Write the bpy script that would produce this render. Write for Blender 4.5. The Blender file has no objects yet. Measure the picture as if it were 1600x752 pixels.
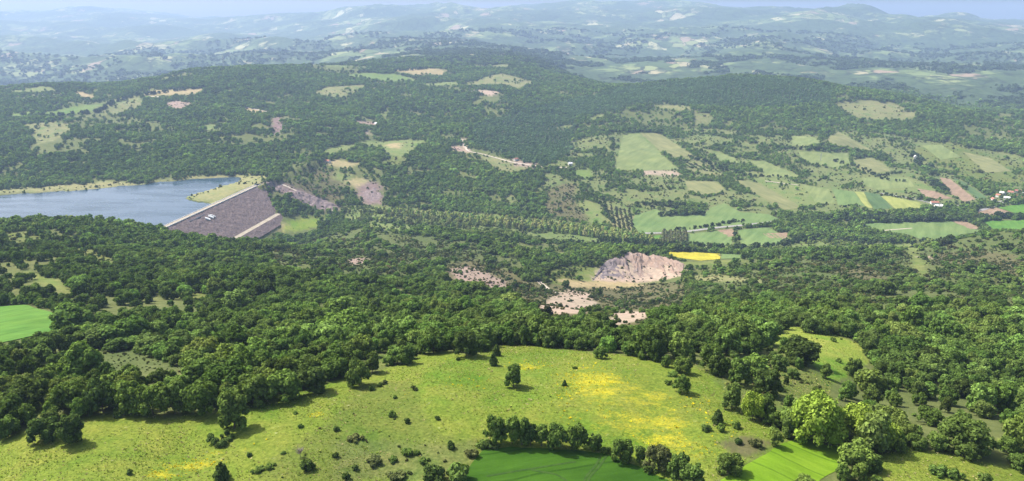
import bpy, bmesh, math, random
import numpy as np
from mathutils import Vector, geometry

rng = np.random.default_rng(11)
random.seed(11)
S = bpy.context.scene
COL = S.collection

# ------------------------------------------------------------------ camera, sky, sun, exposure
CAM_Z = 120.0
FPX = 1186.0                      # focal length in photograph pixels (1600 wide)
PITCH = math.radians(16.26)
cam_d = bpy.data.cameras.new('camera'); cam = bpy.data.objects.new('camera', cam_d); COL.objects.link(cam)
cam.location = (0, 0, CAM_Z); cam.rotation_euler = (math.radians(90) - PITCH, 0, 0)
cam_d.sensor_width = 36.0; cam_d.lens = 36.0 * FPX / 1600.0
cam_d.clip_start = 1.0; cam_d.clip_end = 120000.0
S.camera = cam

SUN_EL = math.radians(51)
SUN_H = Vector((-0.88, 0.47, 0)).normalized()
sun_vec = Vector((SUN_H.x * math.cos(SUN_EL), SUN_H.y * math.cos(SUN_EL), math.sin(SUN_EL)))
W = bpy.data.worlds.new('World'); S.world = W; W.use_nodes = True
wn = W.node_tree; wn.nodes.clear()
sky = wn.nodes.new('ShaderNodeTexSky'); sky.sky_type = 'NISHITA'; sky.sun_disc = False
sky.sun_elevation = SUN_EL; sky.sun_rotation = math.atan2(SUN_H.x, SUN_H.y)
sky.altitude = 400; sky.air_density = 0.9; sky.dust_density = 5.5; sky.ozone_density = 0.4
bg = wn.nodes.new('ShaderNodeBackground'); bg.inputs['Strength'].default_value = 0.15
wo = wn.nodes.new('ShaderNodeOutputWorld')
wn.links.new(sky.outputs[0], bg.inputs[0]); wn.links.new(bg.outputs[0], wo.inputs[0])
sl = bpy.data.lights.new('sun', 'SUN'); sl.energy = 4.7; sl.angle = math.radians(0.53); sl.color = (1.0, 0.95, 0.87)
so = bpy.data.objects.new('sun', sl); COL.objects.link(so)
so.rotation_euler = sun_vec.to_track_quat('Z', 'Y').to_euler(); so.location = (0, 0, 900)
S.view_settings.view_transform = 'Standard'; S.view_settings.look = 'None'
S.view_settings.exposure = 0.7; S.view_settings.gamma = 1.0
S.render.engine = 'CYCLES'
cy = S.cycles
cy.max_bounces = 5; cy.diffuse_bounces = 2; cy.glossy_bounces = 2; cy.transmission_bounces = 3; cy.volume_bounces = 1
cy.use_denoising = True
HAZE_DENSITY = 0.66e-4

# ------------------------------------------------------------------ helpers
def tag(o, label=None, cat=None, group=None, kind=None):
    if label: o['label'] = label
    if cat: o['category'] = cat
    if group: o['group'] = group
    if kind: o['kind'] = kind
    return o
def link(name, me, mat=None, parent=None):
    o = bpy.data.objects.new(name, me); COL.objects.link(o)
    if mat is not None and me is not None and not me.materials: me.materials.append(mat)
    if parent is not None: o.parent = parent
    return o
def mesh_from(name, verts, faces, smooth=False):
    me = bpy.data.meshes.new(name)
    me.from_pydata([tuple(v) for v in verts], [], [tuple(int(i) for i in f) for f in faces])
    if smooth: me.polygons.foreach_set('use_smooth', np.ones(len(me.polygons), bool))
    me.update(); return me
def quads_mesh(name, V, F, smooth=False):
    """fast numpy path, F is (n,4) or (n,3)"""
    V = np.asarray(V, np.float32); F = np.asarray(F, np.int32); k = F.shape[1]
    me = bpy.data.meshes.new(name)
    me.vertices.add(len(V)); me.vertices.foreach_set('co', V.ravel())
    me.loops.add(F.size); me.loops.foreach_set('vertex_index', F.ravel())
    me.polygons.add(len(F)); me.polygons.foreach_set('loop_start', np.arange(0, F.size, k, dtype=np.int32))
    me.update(calc_edges=True); me.validate()
    if smooth: me.polygons.foreach_set('use_smooth', np.ones(len(F), bool))
    return me

def _hash(ix, iy, s):
    h = (ix.astype(np.int64) * 374761393 + iy.astype(np.int64) * 668265263 + s * 1442695041) & 0xffffffff
    h = ((h ^ (h >> 13)) * 1274126177) & 0xffffffff
    return ((h ^ (h >> 16)) & 0xffffff) / float(0xffffff)
def vnoise(x, y, s=0):
    ix = np.floor(x); iy = np.floor(y); fx = x - ix; fy = y - iy
    ux = fx * fx * fx * (fx * (fx * 6 - 15) + 10); uy = fy * fy * fy * (fy * (fy * 6 - 15) + 10)
    a = _hash(ix, iy, s); b = _hash(ix + 1, iy, s); c = _hash(ix, iy + 1, s); d = _hash(ix + 1, iy + 1, s)
    return (a + (b - a) * ux) * (1 - uy) + (c + (d - c) * ux) * uy
def fbm(x, y, wl, s=0, octv=3):
    """about -1..1"""
    t = 0; a = 1; n = 0
    for k in range(octv):
        ca, sa = math.cos(0.6 * k + s), math.sin(0.6 * k + s)
        t = t + a * (2 * vnoise((x * ca - y * sa) / wl + 17.3 * k, (x * sa + y * ca) / wl - 9.1 * k, s + k) - 1)
        n += a; a *= 0.5; wl *= 0.5
    return t / n
def sstep(a, b, x):
    t = np.clip((x - a) / (b - a), 0, 1); return t * t * (3 - 2 * t)

CP, SP = math.cos(PITCH), math.sin(PITCH)
def ray(px, py):
    u = (np.asarray(px, float) - 800) / FPX; v = (np.asarray(py, float) - 376) / FPX
    return u, CP - v * SP, -SP - v * CP
def at_Y(px, py, Y):
    dx, dy, dz = ray(px, py); s = Y / dy
    return dx * s, Y, CAM_Z + dz * s
def at_Z(px, py, Z):
    dx, dy, dz = ray(px, py); s = (Z - CAM_Z) / dz
    return dx * s, dy * s, Z

# ------------------------------------------------------------------ the lie of the land: surveyed points (bearing column, row, distance)
CTRL = [ # px, py, Y
 # near hilltop meadow
 (0,752,182),(300,752,181),(600,752,180),(800,752,180),(1000,752,181),(1300,752,183),(1600,752,188),
 (0,690,200),(300,690,199),(600,690,198),(900,690,199),(1200,690,200),(1400,690,204),(1600,690,212),
 (100,645,217),(350,640,218),(600,640,217),(850,640,216),(1080,640,220),(1300,640,232),(1550,640,255),
 (250,600,245),(500,600,240),(700,595,238),(950,595,238),(1120,595,248),(1350,600,285),(1580,600,305),
 (560,585,250),(700,552,275),(820,545,284),(960,556,276),(1060,564,270),
 # below the meadow, far side of the hilltop
 (0,560,300),(150,560,310),(350,560,305),(480,560,285),(0,505,395),(100,500,410),(250,510,400),(420,520,370),
 (600,525,345),(760,515,370),(900,520,365),(1050,525,350),(1180,535,335),(1300,540,330),(1450,540,360),(1600,545,380),
 (1240,510,385),(1400,500,440),(1550,500,470),(0,450,560),(150,445,590),(300,450,590),(450,460,570),(600,470,570),
 (760,478,540),(900,490,570),(1050,490,580),(1200,475,580),(1350,465,620),(1500,465,640),(1600,470,620),
 # left shoulder
 (0,400,730),(120,395,760),(260,400,780),(0,378,860),(100,378,880),(200,386,900),(300,393,930),
 (0,358,950),(60,353,960),(130,357,970),(200,366,985),(260,376,1020),(330,383,1070),(400,387,1120),
 (400,410,850),(520,410,900),(650,420,880),
 # middle: spurs and quarry
 (480,391,1150),(600,375,1250),(720,380,1230),(560,352,1500),(650,360,1450),(760,365,1400),
 (720,430,900),(820,445,900),(890,470,800),(980,495,690),(860,420,1060),(930,440,1040),(1000,440,1090),
 (985,398,1150),(1040,408,1150),(1100,425,1060),(1080,450,880),(1180,430,950),(1250,400,1180),(1160,403,1300),
 (850,395,1280),(950,390,1330),(1060,390,1390),(1320,415,1020),(1390,392,1240),(1450,440,820),(1440,410,1050),
 (1500,430,880),(1600,430,860),(1530,392,1080),(1600,358,1230),(1500,375,1230),
 # valley floor
 (470,350,1640),(560,335,1710),(650,338,1700),(750,342,1680),(850,352,1640),(950,365,1570),(1050,378,1510),(1150,380,1500),
 (1250,368,1560),(1350,355,1620),(1450,350,1650),(1550,352,1640),(1100,357,1610),(1200,348,1650),(1300,335,1720),(1420,333,1730),(1540,328,1760),(1600,325,1780),
 # opposite slopes
 (900,318,1810),(1000,330,1740),(1120,320,1800),(1220,315,1840),(1330,305,1900),(1450,305,1900),(1560,305,1900),
 (760,330,1740),(650,320,1780),(600,300,1870),(530,325,1760),(450,312,1700),(430,284,1790),(480,295,1800),
 (700,285,1960),(760,260,2130),(650,260,2100),(560,280,1950),(500,260,2050),(850,275,2050),(900,265,2120),
 (980,270,2120),(1100,270,2130),(1200,275,2110),(1300,262,2220),(1420,270,2160),(1560,270,2160),
 (600,235,2300),(700,225,2420),(800,230,2400),(880,235,2380),(1000,225,2480),(1150,235,2420),(1280,225,2520),(1400,225,2520),(1550,230,2500),
 (600,195,2750),(720,180,2950),(820,190,2850),(900,185,2900),(1020,180,2950),(1150,180,2950),(1300,180,2950),(1400,185,2900),(1500,195,2800),(1600,205,2700),
 (850,150,3350),(950,140,3450),(1050,130,3500),(1150,120,3600),(1250,125,3550),(1350,140,3400),(1450,160,3200),(1550,185,2980),
 (0,262,1900),(100,262,1890),(200,262,1900),(300,262,1920),(380,262,1940),(430,255,2020),
 (0,225,2180),(120,225,2180),(250,225,2190),(380,225,2220),(500,225,2300),
 (0,190,2580),(120,185,2640),(250,185,2620),(380,190,2560),(500,185,2700),
 (0,160,2980),(120,155,3080),(250,150,3150),(380,150,3150),(500,150,3200),(620,150,3250),(740,150,3300),
 (0,138,3380),(80,134,3450),(160,136,3450),(230,128,3550),(300,112,3700),(380,106,3800),(460,106,3850),(540,103,4000),(620,110,3950),(720,112,4000),(800,118,3900),(860,120,3950),
 (620,92,4900),(740,88,5000),(830,92,4800),
 # far country
 (0,115,6300),(100,110,6600),(200,108,6500),(0,85,8600),(120,80,9200),(260,85,8300),(400,90,7000),(0,60,11800),(150,55,12800),(300,62,11000),
 (260,46,13800),(380,40,14000),(420,68,9800),(500,72,9000),(560,50,11500),(500,35,13500),
 (0,27,17500),(80,20,18500),(160,16,19000),(240,26,18500),(330,30,18000),(430,26,16500),
 (900,108,5600),(980,100,6000),(1080,105,5600),(660,65,8600),(760,60,9000),(860,70,8200),(960,75,7600),
 (640,38,11800),(720,42,11200),(820,34,11600),(880,36,11600),(940,45,10800),(1040,55,9600),
 (560,16,15500),(650,10,16000),(740,14,16000),(840,8,16500),(920,11,16500),(1000,11,16000),(1070,8,15500),
 (1150,105,5600),(1250,108,5400),(1350,110,5300),(1480,110,5300),(1590,112,5300),
 (1400,140,4300),(1500,150,4100),(1590,165,3900),(1150,75,7800),(1280,78,7500),(1400,75,7800),(1520,80,7400),(1600,78,7600),
 (1100,50,9800),(1230,55,9300),(1360,50,9800),(1480,55,9200),(1590,60,8800),
 (1150,20,13500),(1200,17,13500),(1260,20,12800),(1320,10,12500),(1380,22,12500),(1430,24,12500),(1470,15,12500),(1520,28,12500),(1560,37,13000),(1600,38,14500),
]
CTRLZ = [ # px (bearing), Y, z : ground that other ground hides
 (0,1150,-200),(100,1180,-210),(200,1220,-225),(0,1320,-268),(150,1400,-275),(-150,1300,-270),(-150,1500,-270),(100,1550,-270),(250,1480,-275),(330,1300,-285),
 (400,1380,-312),(430,1480,-316),(300,1650,-270),
 (1150,4300,-290),(1000,4400,-280),(1300,4200,-300),(1450,3700,-300),(900,4700,-230),(300,4700,-290),(100,4300,-290),(450,5200,-270),
 (1600,1420,-318),(1520,1450,-318),(1400,1450,-318),
 (150,21500,100),(840,19000,150),(1320,15000,50),(1500,15500,0),(600,19000,100),(1150,16500,50),(400,20000,50),
 (0,22400,0),(800,22400,0),(1600,22400,0),(0,120,4),(800,110,4),(1600,120,2),(0,40,0),(800,40,0),(1600,40,0),
]
def uv_of(X, Y):
    r = np.hypot(X, Y); az = np.clip(np.arctan2(X, Y), -0.80, 0.80)
    return np.stack([2.6 * az, np.log(r)], -1)
cp = []
for px, py, Y in CTRL:
    X, Y_, Z = at_Y(px, py, Y); cp.append((X, Y_, Z))
for px, Y, Z in CTRLZ:
    dx, dy, dz = ray(px, 300 if Y > 1000 else 700); cp.append((dx / dy * Y, Y, Z))
cp = np.array(cp)
cuv = uv_of(cp[:, 0], cp[:, 1]); cz = cp[:, 2]
C2 = 0.10 ** 2
def _phi(a, b):
    return np.sqrt(((a[:, None, :] - b[None, :, :]) ** 2).sum(-1) + C2)
K = _phi(cuv, cuv); n = len(cuv)
A = np.zeros((n + 3, n + 3)); A[:n, :n] = K - np.eye(n) * 0.012
A[:n, n] = 1; A[:n, n + 1:] = cuv; A[n:, :n] = A[:n, n:].T
wts = np.linalg.solve(A, np.concatenate([cz, np.zeros(3)]))
def base_height(X, Y):
    q = uv_of(X, Y).reshape(-1, 2); out = np.empty(len(q))
    for i in range(0, len(q), 20000):
        c = q[i:i + 20000].astype(np.float32)
        d = np.sqrt((c[:, None, 0] - cuv[None, :, 0].astype(np.float32)) ** 2 + (c[:, None, 1] - cuv[None, :, 1].astype(np.float32)) ** 2 + np.float32(C2))
        out[i:i + 20000] = d @ wts[:n] + wts[n] + c @ wts[n + 1:]
    return out.reshape(np.shape(X))

LAKE_Z = -255.0
lake_px = [(-260,312),(-100,308),(0,306),(60,302),(110,299),(150,296),(190,291),(225,289),(250,284),(270,284),(300,280),(340,278),(378,277),(372,284),(345,291),(325,297),(302,303),(288,309),(294,314),(310,317),(330,319),(300,337),(262,354),(235,366),(120,362),(0,352),(-260,345)]
lake_poly = np.array([at_Z(a, b, LAKE_Z)[:2] for a, b in lake_px])
def in_poly(x, y, P):
    c = np.zeros(np.shape(x), bool); j = len(P) - 1
    for i in range(len(P)):
        xi, yi = P[i]; xj, yj = P[j]
        if yi != yj:
            c ^= ((yi > y) != (yj > y)) & (x < (xj - xi) * (y - yi) / (yj - yi) + xi)
        j = i
    return c
def dist_poly(x, y, P):
    d = np.full(np.shape(x), 1e9); j = len(P) - 1
    for i in range(len(P)):
        ax, ay = P[j]; bx, by = P[i]; ex, ey = bx - ax, by - ay
        t = np.clip(((x - ax) * ex + (y - ay) * ey) / (ex * ex + ey * ey + 1e-9), 0, 1)
        d = np.minimum(d, np.hypot(x - ax - t * ex, y - ay - t * ey)); j = i
    return d
# dam: crest line from the near abutment to the far one
CREST_Z = -250.0
D_NEAR = np.array(at_Z(236, 364, CREST_Z)[:2]); D_FAR = np.array(at_Z(402, 289, CREST_Z)[:2])
D_LEN = np.linalg.norm(D_FAR - D_NEAR); D_T = (D_FAR - D_NEAR) / D_LEN; D_N = np.array([D_T[1], -D_T[0]])
DAM_PROFILE = [(-70, -284), (-6, -251.2), (-5, -250), (5, -250), (6, -250.6), (82, -294), (92, -295), (112, -307), (140, -321)]
def dam_z(off): return np.interp(off, [p[0] for p in DAM_PROFILE], [p[1] for p in DAM_PROFILE])

def height(X, Y):
    r = np.hypot(X, Y); z = base_height(X, Y)
    floor_ = sstep(-316, -288, z) * 0.97 + 0.03
    near = sstep(250, 700, r)
    far = sstep(3500, 9000, r)
    z = z + 0.45 * fbm(X, Y, 34, 3, 3) * (1 - near) + 0.8 * fbm(X, Y, 90, 5, 2) * (1 - near)
    rid = 1 - 2 * np.abs(fbm(X + 0.3 * Y, Y, 420, 8, 3))
    mid = near * floor_ * (1 - 0.75 * far)
    z = z + mid * (1 + 1.0 * sstep(1900, 2600, r)) * (7.0 * rid - 2.5 + 5.0 * fbm(X, Y, 190, 21, 3) + 1.3 * fbm(X, Y, 60, 33, 3))
    rid2 = 1 - 2 * np.abs(fbm(X, Y + 0.2 * X, 2400, 41, 4))
    z = z + far * (165 * rid2 - 85 + 70 * fbm(X, Y, 900, 47, 4)) * sstep(4000, 8000, r)
    sel = (X > lake_poly[:, 0].min() - 260) & (X < lake_poly[:, 0].max() + 260) & (Y > lake_poly[:, 1].min() - 260) & (Y < lake_poly[:, 1].max() + 260)
    if sel.any():
        xs, ys, zs = X[sel], Y[sel], z[sel]
        d = dist_poly(xs, ys, lake_poly); ins = in_poly(xs, ys, lake_poly)
        lo = LAKE_Z - np.minimum(18, 0.5 + 0.35 * d)
        hi = np.maximum(zs, LAKE_Z + np.minimum(5, 0.3 + 0.09 * d))
        off = (xs - D_NEAR[0]) * D_N[0] + (ys - D_NEAR[1]) * D_N[1]
        zs = np.where((~ins) & (off < 5) & (d < 90), np.minimum(zs, LAKE_Z + 0.5 + 0.16 * d + 0.0015 * d * d), zs); hi = np.maximum(zs, LAKE_Z + np.minimum(5, 0.3 + 0.09 * d))
        zs = np.where(ins, np.minimum(zs, lo), np.where(off < 20, hi, zs))
        z = z.copy(); z[sel] = zs
    s = (X - D_NEAR[0]) * D_T[0] + (Y - D_NEAR[1]) * D_T[1]; off = (X - D_NEAR[0]) * D_N[0] + (Y - D_NEAR[1]) * D_N[1]
    m = (s > -25) & (s < D_LEN - 12 - 1.15 * np.maximum(off - 6, 0)) & (off > -8) & (off < 150)
    z = np.where(m, np.minimum(z, np.maximum(dam_z(off) - 3.0, -319)), z)
    return z

# polar grid: fine in front of the camera, coarse behind it
dense = np.linspace(-0.80, 0.80, 700)
AZ = np.concatenate([np.linspace(-math.pi, -0.84, 36), dense, np.linspace(0.84, math.pi, 36)])
R0, R1, NR = 40.0, 22500.0, 780
RR = R0 * (R1 / R0) ** np.linspace(0, 1, NR)
GX = RR[:, None] * np.sin(AZ)[None, :]; GY = RR[:, None] * np.cos(AZ)[None, :]
GZ = height(GX, GY)
def hq(x, y):
    x = np.asarray(x, float); y = np.asarray(y, float)
    r = np.clip(np.hypot(x, y), R0, R1 * 0.999)
    fi = np.log(r / R0) / math.log(R1 / R0) * (NR - 1); fj = np.interp(np.arctan2(x, y), AZ, np.arange(len(AZ)))
    i = np.clip(fi.astype(int), 0, NR - 2); j = np.clip(fj.astype(int), 0, len(AZ) - 2); a = fi - i; b = fj - j
    return (GZ[i, j] * (1 - b) + GZ[i, j + 1] * b) * (1 - a) + (GZ[i + 1, j] * (1 - b) + GZ[i + 1, j + 1] * b) * a
STEPS = 120.0 * (22000 / 120.0) ** np.linspace(0, 1, 2600)
def ground_at(px, py):
    """where a line of sight meets the land"""
    px = np.atleast_1d(np.asarray(px, float)); py = np.atleast_1d(np.asarray(py, float))
    dx, dy, dz = ray(px, py); X = np.empty(len(px)); Y = np.empty(len(px))
    for i in range(0, len(px), 400):
        sl_ = slice(i, i + 400)
        s = STEPS[None, :] / dy[sl_, None]
        xs = dx[sl_, None] * s; ys = np.broadcast_to(STEPS[None, :], s.shape); zs = CAM_Z + dz[sl_, None] * s
        gap = zs - hq(xs, ys); below = gap < 0
        k = np.where(below.any(1), below.argmax(1), len(STEPS) - 1); k = np.maximum(k, 1); ii = np.arange(len(k))
        g0 = gap[ii, k - 1]; g1 = gap[ii, k]; t = np.clip(g0 / (g0 - g1 + 1e-9), 0, 1)
        Y[sl_] = STEPS[k - 1] + (STEPS[k] - STEPS[k - 1]) * t; X[sl_] = dx[sl_] / dy[sl_] * Y[sl_]
    return X, Y
def trace(pts, step=4.0, closed=True):
    out = []
    m = len(pts)
    for a in range(m if closed else m - 1):
        p, q = np.array(pts[a], float), np.array(pts[(a + 1) % m], float)
        k = max(1, int(np.linalg.norm(q - p) / step))
        for t in range(k): out.append(p + (q - p) * t / k)
    if not closed: out.append(np.array(pts[-1], float))
    out = np.array(out); X, Y = ground_at(out[:, 0], out[:, 1])
    return np.stack([X, Y], -1)

# ------------------------------------------------------------------ materials
def nodes_of(name):
    m = bpy.data.materials.new(name); m.use_nodes = True; nt = m.node_tree; nt.nodes.clear()
    out = nt.nodes.new('ShaderNodeOutputMaterial'); return m, nt, out
def nd(nt, typ, **kw):
    x = nt.nodes.new(typ)
    for k, v in kw.items(): setattr(x, k, v)
    return x
def setin(node, **kw):
    for k, v in kw.items(): node.inputs[k].default_value = v
def mathn(nt, op, a, b=None, clamp=False):
    m = nt.nodes.new('ShaderNodeMath'); m.operation = op; m.use_clamp = clamp
    for i, v in enumerate((a, b)):
        if v is None: continue
        if isinstance(v, (int, float)): m.inputs[i].default_value = v
        else: nt.links.new(v, m.inputs[i])
    return m.outputs[0]
def mixc(nt, f, a, b, mode='MIX'):
    m = nt.nodes.new('ShaderNodeMix'); m.data_type = 'RGBA'; m.blend_type = mode
    for s, v in ((0, f), (6, a), (7, b)):
        if isinstance(v, (int, float)): m.inputs[s].default_value = v
        elif isinstance(v, tuple): m.inputs[s].default_value = (*v, 1) if len(v) == 3 else v
        else: nt.links.new(v, m.inputs[s])
    return m.outputs[2]
def noise(nt, vec, scale, detail=4, rough=0.55, dist=0.0):
    x = nt.nodes.new('ShaderNodeTexNoise'); setin(x, Scale=scale, Detail=detail, Roughness=rough, Distortion=dist)
    nt.links.new(vec, x.inputs['Vector']); return x.outputs['Fac']
def ramp(nt, fac, lo, hi):
    x = nt.nodes.new('ShaderNodeMapRange'); x.clamp = True
    setin(x, **{'From Min': lo, 'From Max': hi}); nt.links.new(fac, x.inputs['Value']); return x.outputs['Result']
def bump(nt, h, strength, dist):
    x = nt.nodes.new('ShaderNodeBump'); setin(x, Strength=strength, Distance=dist); nt.links.new(h, x.inputs['Height']); return x.outputs['Normal']
def surf(nt, out, color, rough=0.9, normal=None, spec=0.15):
    b = nt.nodes.new('ShaderNodeBsdfPrincipled'); b.inputs['Roughness'].default_value = rough
    b.inputs['Specular IOR Level'].default_value = spec
    if isinstance(color, tuple): b.inputs['Base Color'].default_value = (*color, 1)
    else: nt.links.new(color, b.inputs['Base Color'])
    if normal is not None: nt.links.new(normal, b.inputs['Normal'])
    nt.links.new(b.outputs[0], out.inputs['Surface']); return b

def land_material():
    m, nt, out = nodes_of('land')
    geo = nd(nt, 'ShaderNodeNewGeometry'); P = geo.outputs['Position']
    col = nd(nt, 'ShaderNodeAttribute', attribute_name='cover').outputs['Color']
    sep = nd(nt, 'ShaderNodeSeparateColor'); msk = nd(nt, 'ShaderNodeAttribute', attribute_name='extra')
    nt.links.new(msk.outputs['Color'], sep.inputs[0]); grass, flower, farm = sep.outputs[0], sep.outputs[1], sep.outputs[2]
    # grassland mottling: tufts, dry stalks, lusher hollows
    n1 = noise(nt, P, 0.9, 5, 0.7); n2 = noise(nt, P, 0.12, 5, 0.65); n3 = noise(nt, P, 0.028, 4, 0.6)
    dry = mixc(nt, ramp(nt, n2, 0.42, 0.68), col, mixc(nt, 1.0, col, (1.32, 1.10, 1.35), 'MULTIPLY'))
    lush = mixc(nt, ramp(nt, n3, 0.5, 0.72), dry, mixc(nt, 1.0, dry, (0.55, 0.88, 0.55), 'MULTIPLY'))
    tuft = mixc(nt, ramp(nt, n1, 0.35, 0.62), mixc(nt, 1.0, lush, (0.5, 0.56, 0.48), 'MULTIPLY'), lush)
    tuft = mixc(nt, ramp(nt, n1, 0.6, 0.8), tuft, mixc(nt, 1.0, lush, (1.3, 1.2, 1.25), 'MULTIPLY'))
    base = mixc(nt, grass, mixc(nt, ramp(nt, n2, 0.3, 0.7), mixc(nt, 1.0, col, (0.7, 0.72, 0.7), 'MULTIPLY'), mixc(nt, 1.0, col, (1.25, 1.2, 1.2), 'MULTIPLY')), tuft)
    # pale seed heads and yellow flowers
    n4 = noise(nt, P, 0.55, 6, 0.75); n5 = noise(nt, P, 0.06, 4, 0.7)
    pale = mathn(nt, 'MULTIPLY', mathn(nt, 'MULTIPLY', ramp(nt, n4, 0.6, 0.68), ramp(nt, n5, 0.5, 0.62)), grass)
    base = mixc(nt, mathn(nt, 'MULTIPLY', pale, 0.55), base, (0.42, 0.42, 0.25))
    mp = nd(nt, 'ShaderNodeMapping'); setin(mp, Scale=(1.0, 1.7, 1.0)); nt.links.new(P, mp.inputs[0])
    n6 = mathn(nt, 'ADD', mathn(nt, 'MULTIPLY', noise(nt, mp.outputs[0], 1.5, 5, 0.75), 0.55), mathn(nt, 'MULTIPLY', noise(nt, mp.outputs[0], 0.13, 5, 0.7), 0.5)); fl = mathn(nt, 'MULTIPLY', ramp(nt, mathn(nt, 'ADD', n6, mathn(nt, 'MULTIPLY', flower, 0.22)), 0.66, 0.82), ramp(nt, flower, 0.02, 0.3))
    base = mixc(nt, mathn(nt, 'MULTIPLY', fl, 0.62), base, (0.55, 0.45, 0.025))
    # far farmland: patchwork of small fields and woods
    mf = nd(nt, 'ShaderNodeMapping'); setin(mf, Scale=(1 / 135.0, 1 / 230.0, 0.0), Rotation=(0, 0, 0.5)); nt.links.new(P, mf.inputs[0])
    wob = nd(nt, 'ShaderNodeTexNoise'); setin(wob, Scale=1.3, Detail=3.0); nt.links.new(mf.outputs[0], wob.inputs['Vector'])
    va = nd(nt, 'ShaderNodeVectorMath', operation='MULTIPLY_ADD'); nt.links.new(wob.outputs['Color'], va.inputs[0]); va.inputs[1].default_value = (0.9, 0.9, 0); nt.links.new(mf.outputs[0], va.inputs[2])
    vor = nd(nt, 'ShaderNodeTexVoronoi'); setin(vor, Scale=1.0, Randomness=1.0); nt.links.new(va.outputs[0], vor.inputs['Vector'])
    sc = nd(nt, 'ShaderNodeSeparateColor'); nt.links.new(vor.outputs['Color'], sc.inputs[0])
    cr = nd(nt, 'ShaderNodeValToRGB'); cr.color_ramp.interpolation = 'CONSTANT'
    E = cr.color_ramp.elements; E[0].position = 0; E[0].color = (0.15, 0.195, 0.075, 1); E[1].position = 0.2; E[1].color = (0.21, 0.24, 0.10, 1)
    for p_, c_ in ((0.38, (0.07, 0.105, 0.042)), (0.58, (0.30, 0.27, 0.16)), (0.66, (0.115, 0.155, 0.06)), (0.87, (0.26, 0.20, 0.14)), (0.94, (0.36, 0.35, 0.19))):
        e = E.new(p_); e.color = (*c_, 1)
    nt.links.new(sc.outputs[0], cr.inputs[0])
    wood = noise(nt, P, 0.0011, 5, 0.62); wood2 = noise(nt, P, 0.009, 4, 0.7)
    wm = ramp(nt, mathn(nt, 'ADD', wood, mathn(nt, 'MULTIPLY', wood2, 0.5)), 0.655, 0.73)
    woodc = mixc(nt, ramp(nt, noise(nt, P, 0.02, 3, 0.7), 0.35, 0.7), (0.04, 0.066, 0.03), (0.075, 0.11, 0.045))
    farc = mixc(nt, wm, cr.outputs[0], woodc)
    hedge = nd(nt, 'ShaderNodeTexVoronoi', feature='DISTANCE_TO_EDGE'); setin(hedge, Scale=1.0); nt.links.new(va.outputs[0], hedge.inputs['Vector'])
    hm = mathn(nt, 'MULTIPLY', ramp(nt, hedge.outputs['Distance'], 0.075, 0.03), ramp(nt, wood2, 0.42, 0.52))
    farc = mixc(nt, hm, farc, (0.03, 0.045, 0.02))
    base = mixc(nt, farm, base, farc)
    hgt = mathn(nt, 'ADD', mathn(nt, 'MULTIPLY', n1, 0.35), mathn(nt, 'MULTIPLY', n2, 1.6))
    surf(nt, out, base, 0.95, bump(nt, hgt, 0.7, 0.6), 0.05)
    return m
LAND = land_material()

def leaf_material():
    m, nt, out = nodes_of('leaves')
    tint = nd(nt, 'ShaderNodeAttribute', attribute_name='tint', attribute_type='INSTANCER').outputs['Color']
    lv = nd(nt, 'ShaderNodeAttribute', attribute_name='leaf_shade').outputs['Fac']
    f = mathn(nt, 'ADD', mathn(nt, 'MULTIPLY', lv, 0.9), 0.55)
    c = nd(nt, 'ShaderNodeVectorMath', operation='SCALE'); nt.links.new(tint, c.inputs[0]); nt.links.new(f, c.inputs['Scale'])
    d = nd(nt, 'ShaderNodeBsdfDiffuse'); nt.links.new(c.outputs[0], d.inputs[0])
    t = nd(nt, 'ShaderNodeBsdfTranslucent'); ct = mixc(nt, 1.0, c.outputs[0], (1.25, 1.3, 0.55), 'MULTIPLY'); nt.links.new(ct, t.inputs[0])
    mx = nd(nt, 'ShaderNodeMixShader'); mx.inputs[0].default_value = 0.22
    nt.links.new(d.outputs[0], mx.inputs[1]); nt.links.new(t.outputs[0], mx.inputs[2]); nt.links.new(mx.outputs[0], out.inputs['Surface'])
    return m
LEAF = leaf_material()
def simple(name, c1, c2, scale, rough=0.9, bs=0.5, bd=0.1, lo=0.35, hi=0.65, detail=5, stretch=None):
    m, nt, out = nodes_of(name)
    P = nd(nt, 'ShaderNodeNewGeometry').outputs['Position']
    if stretch:
        mp = nd(nt, 'ShaderNodeMapping'); setin(mp, Scale=stretch); nt.links.new(P, mp.inputs[0]); P = mp.outputs[0]
    n_ = noise(nt, P, scale, detail, 0.65)
    surf(nt, out, mixc(nt, ramp(nt, n_, lo, hi), c1, c2), rough, bump(nt, n_, bs, bd))
    return m
BARK = simple('bark', (0.055, 0.042, 0.032), (0.12, 0.10, 0.08), 6)
ROCKFILL = simple('rockfill', (0.098, 0.070, 0.064), (0.20, 0.155, 0.145), 0.30, bs=1.0, bd=1.2)
GRAVEL = simple('pale gravel', (0.24, 0.21, 0.15), (0.36, 0.32, 0.25), 0.15)
EARTH_ROAD = simple('dirt road', (0.33, 0.28, 0.22), (0.48, 0.42, 0.34), 0.2)
ASPHALT = simple('old asphalt', (0.21, 0.205, 0.195), (0.30, 0.29, 0.27), 0.2)
WHITE_STONE = simple('white painted stone', (0.6, 0.6, 0.58), (0.8, 0.8, 0.78), 1.0)
PLASTER = simple('plaster', (0.55, 0.52, 0.47), (0.68, 0.65, 0.6), 0.8)
TILE = simple('roof tile', (0.28, 0.12, 0.08), (0.42, 0.2, 0.14), 0.8)
PALE_ROOF = simple('pale sheet roof', (0.62, 0.62, 0.62), (0.75, 0.75, 0.75), 0.5)
DARK = simple('dark opening', (0.03, 0.03, 0.035), (0.06, 0.06, 0.06), 1.0)
STEEL = simple('steel', (0.3, 0.31, 0.33), (0.4, 0.41, 0.42), 1.0, rough=0.5)
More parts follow.
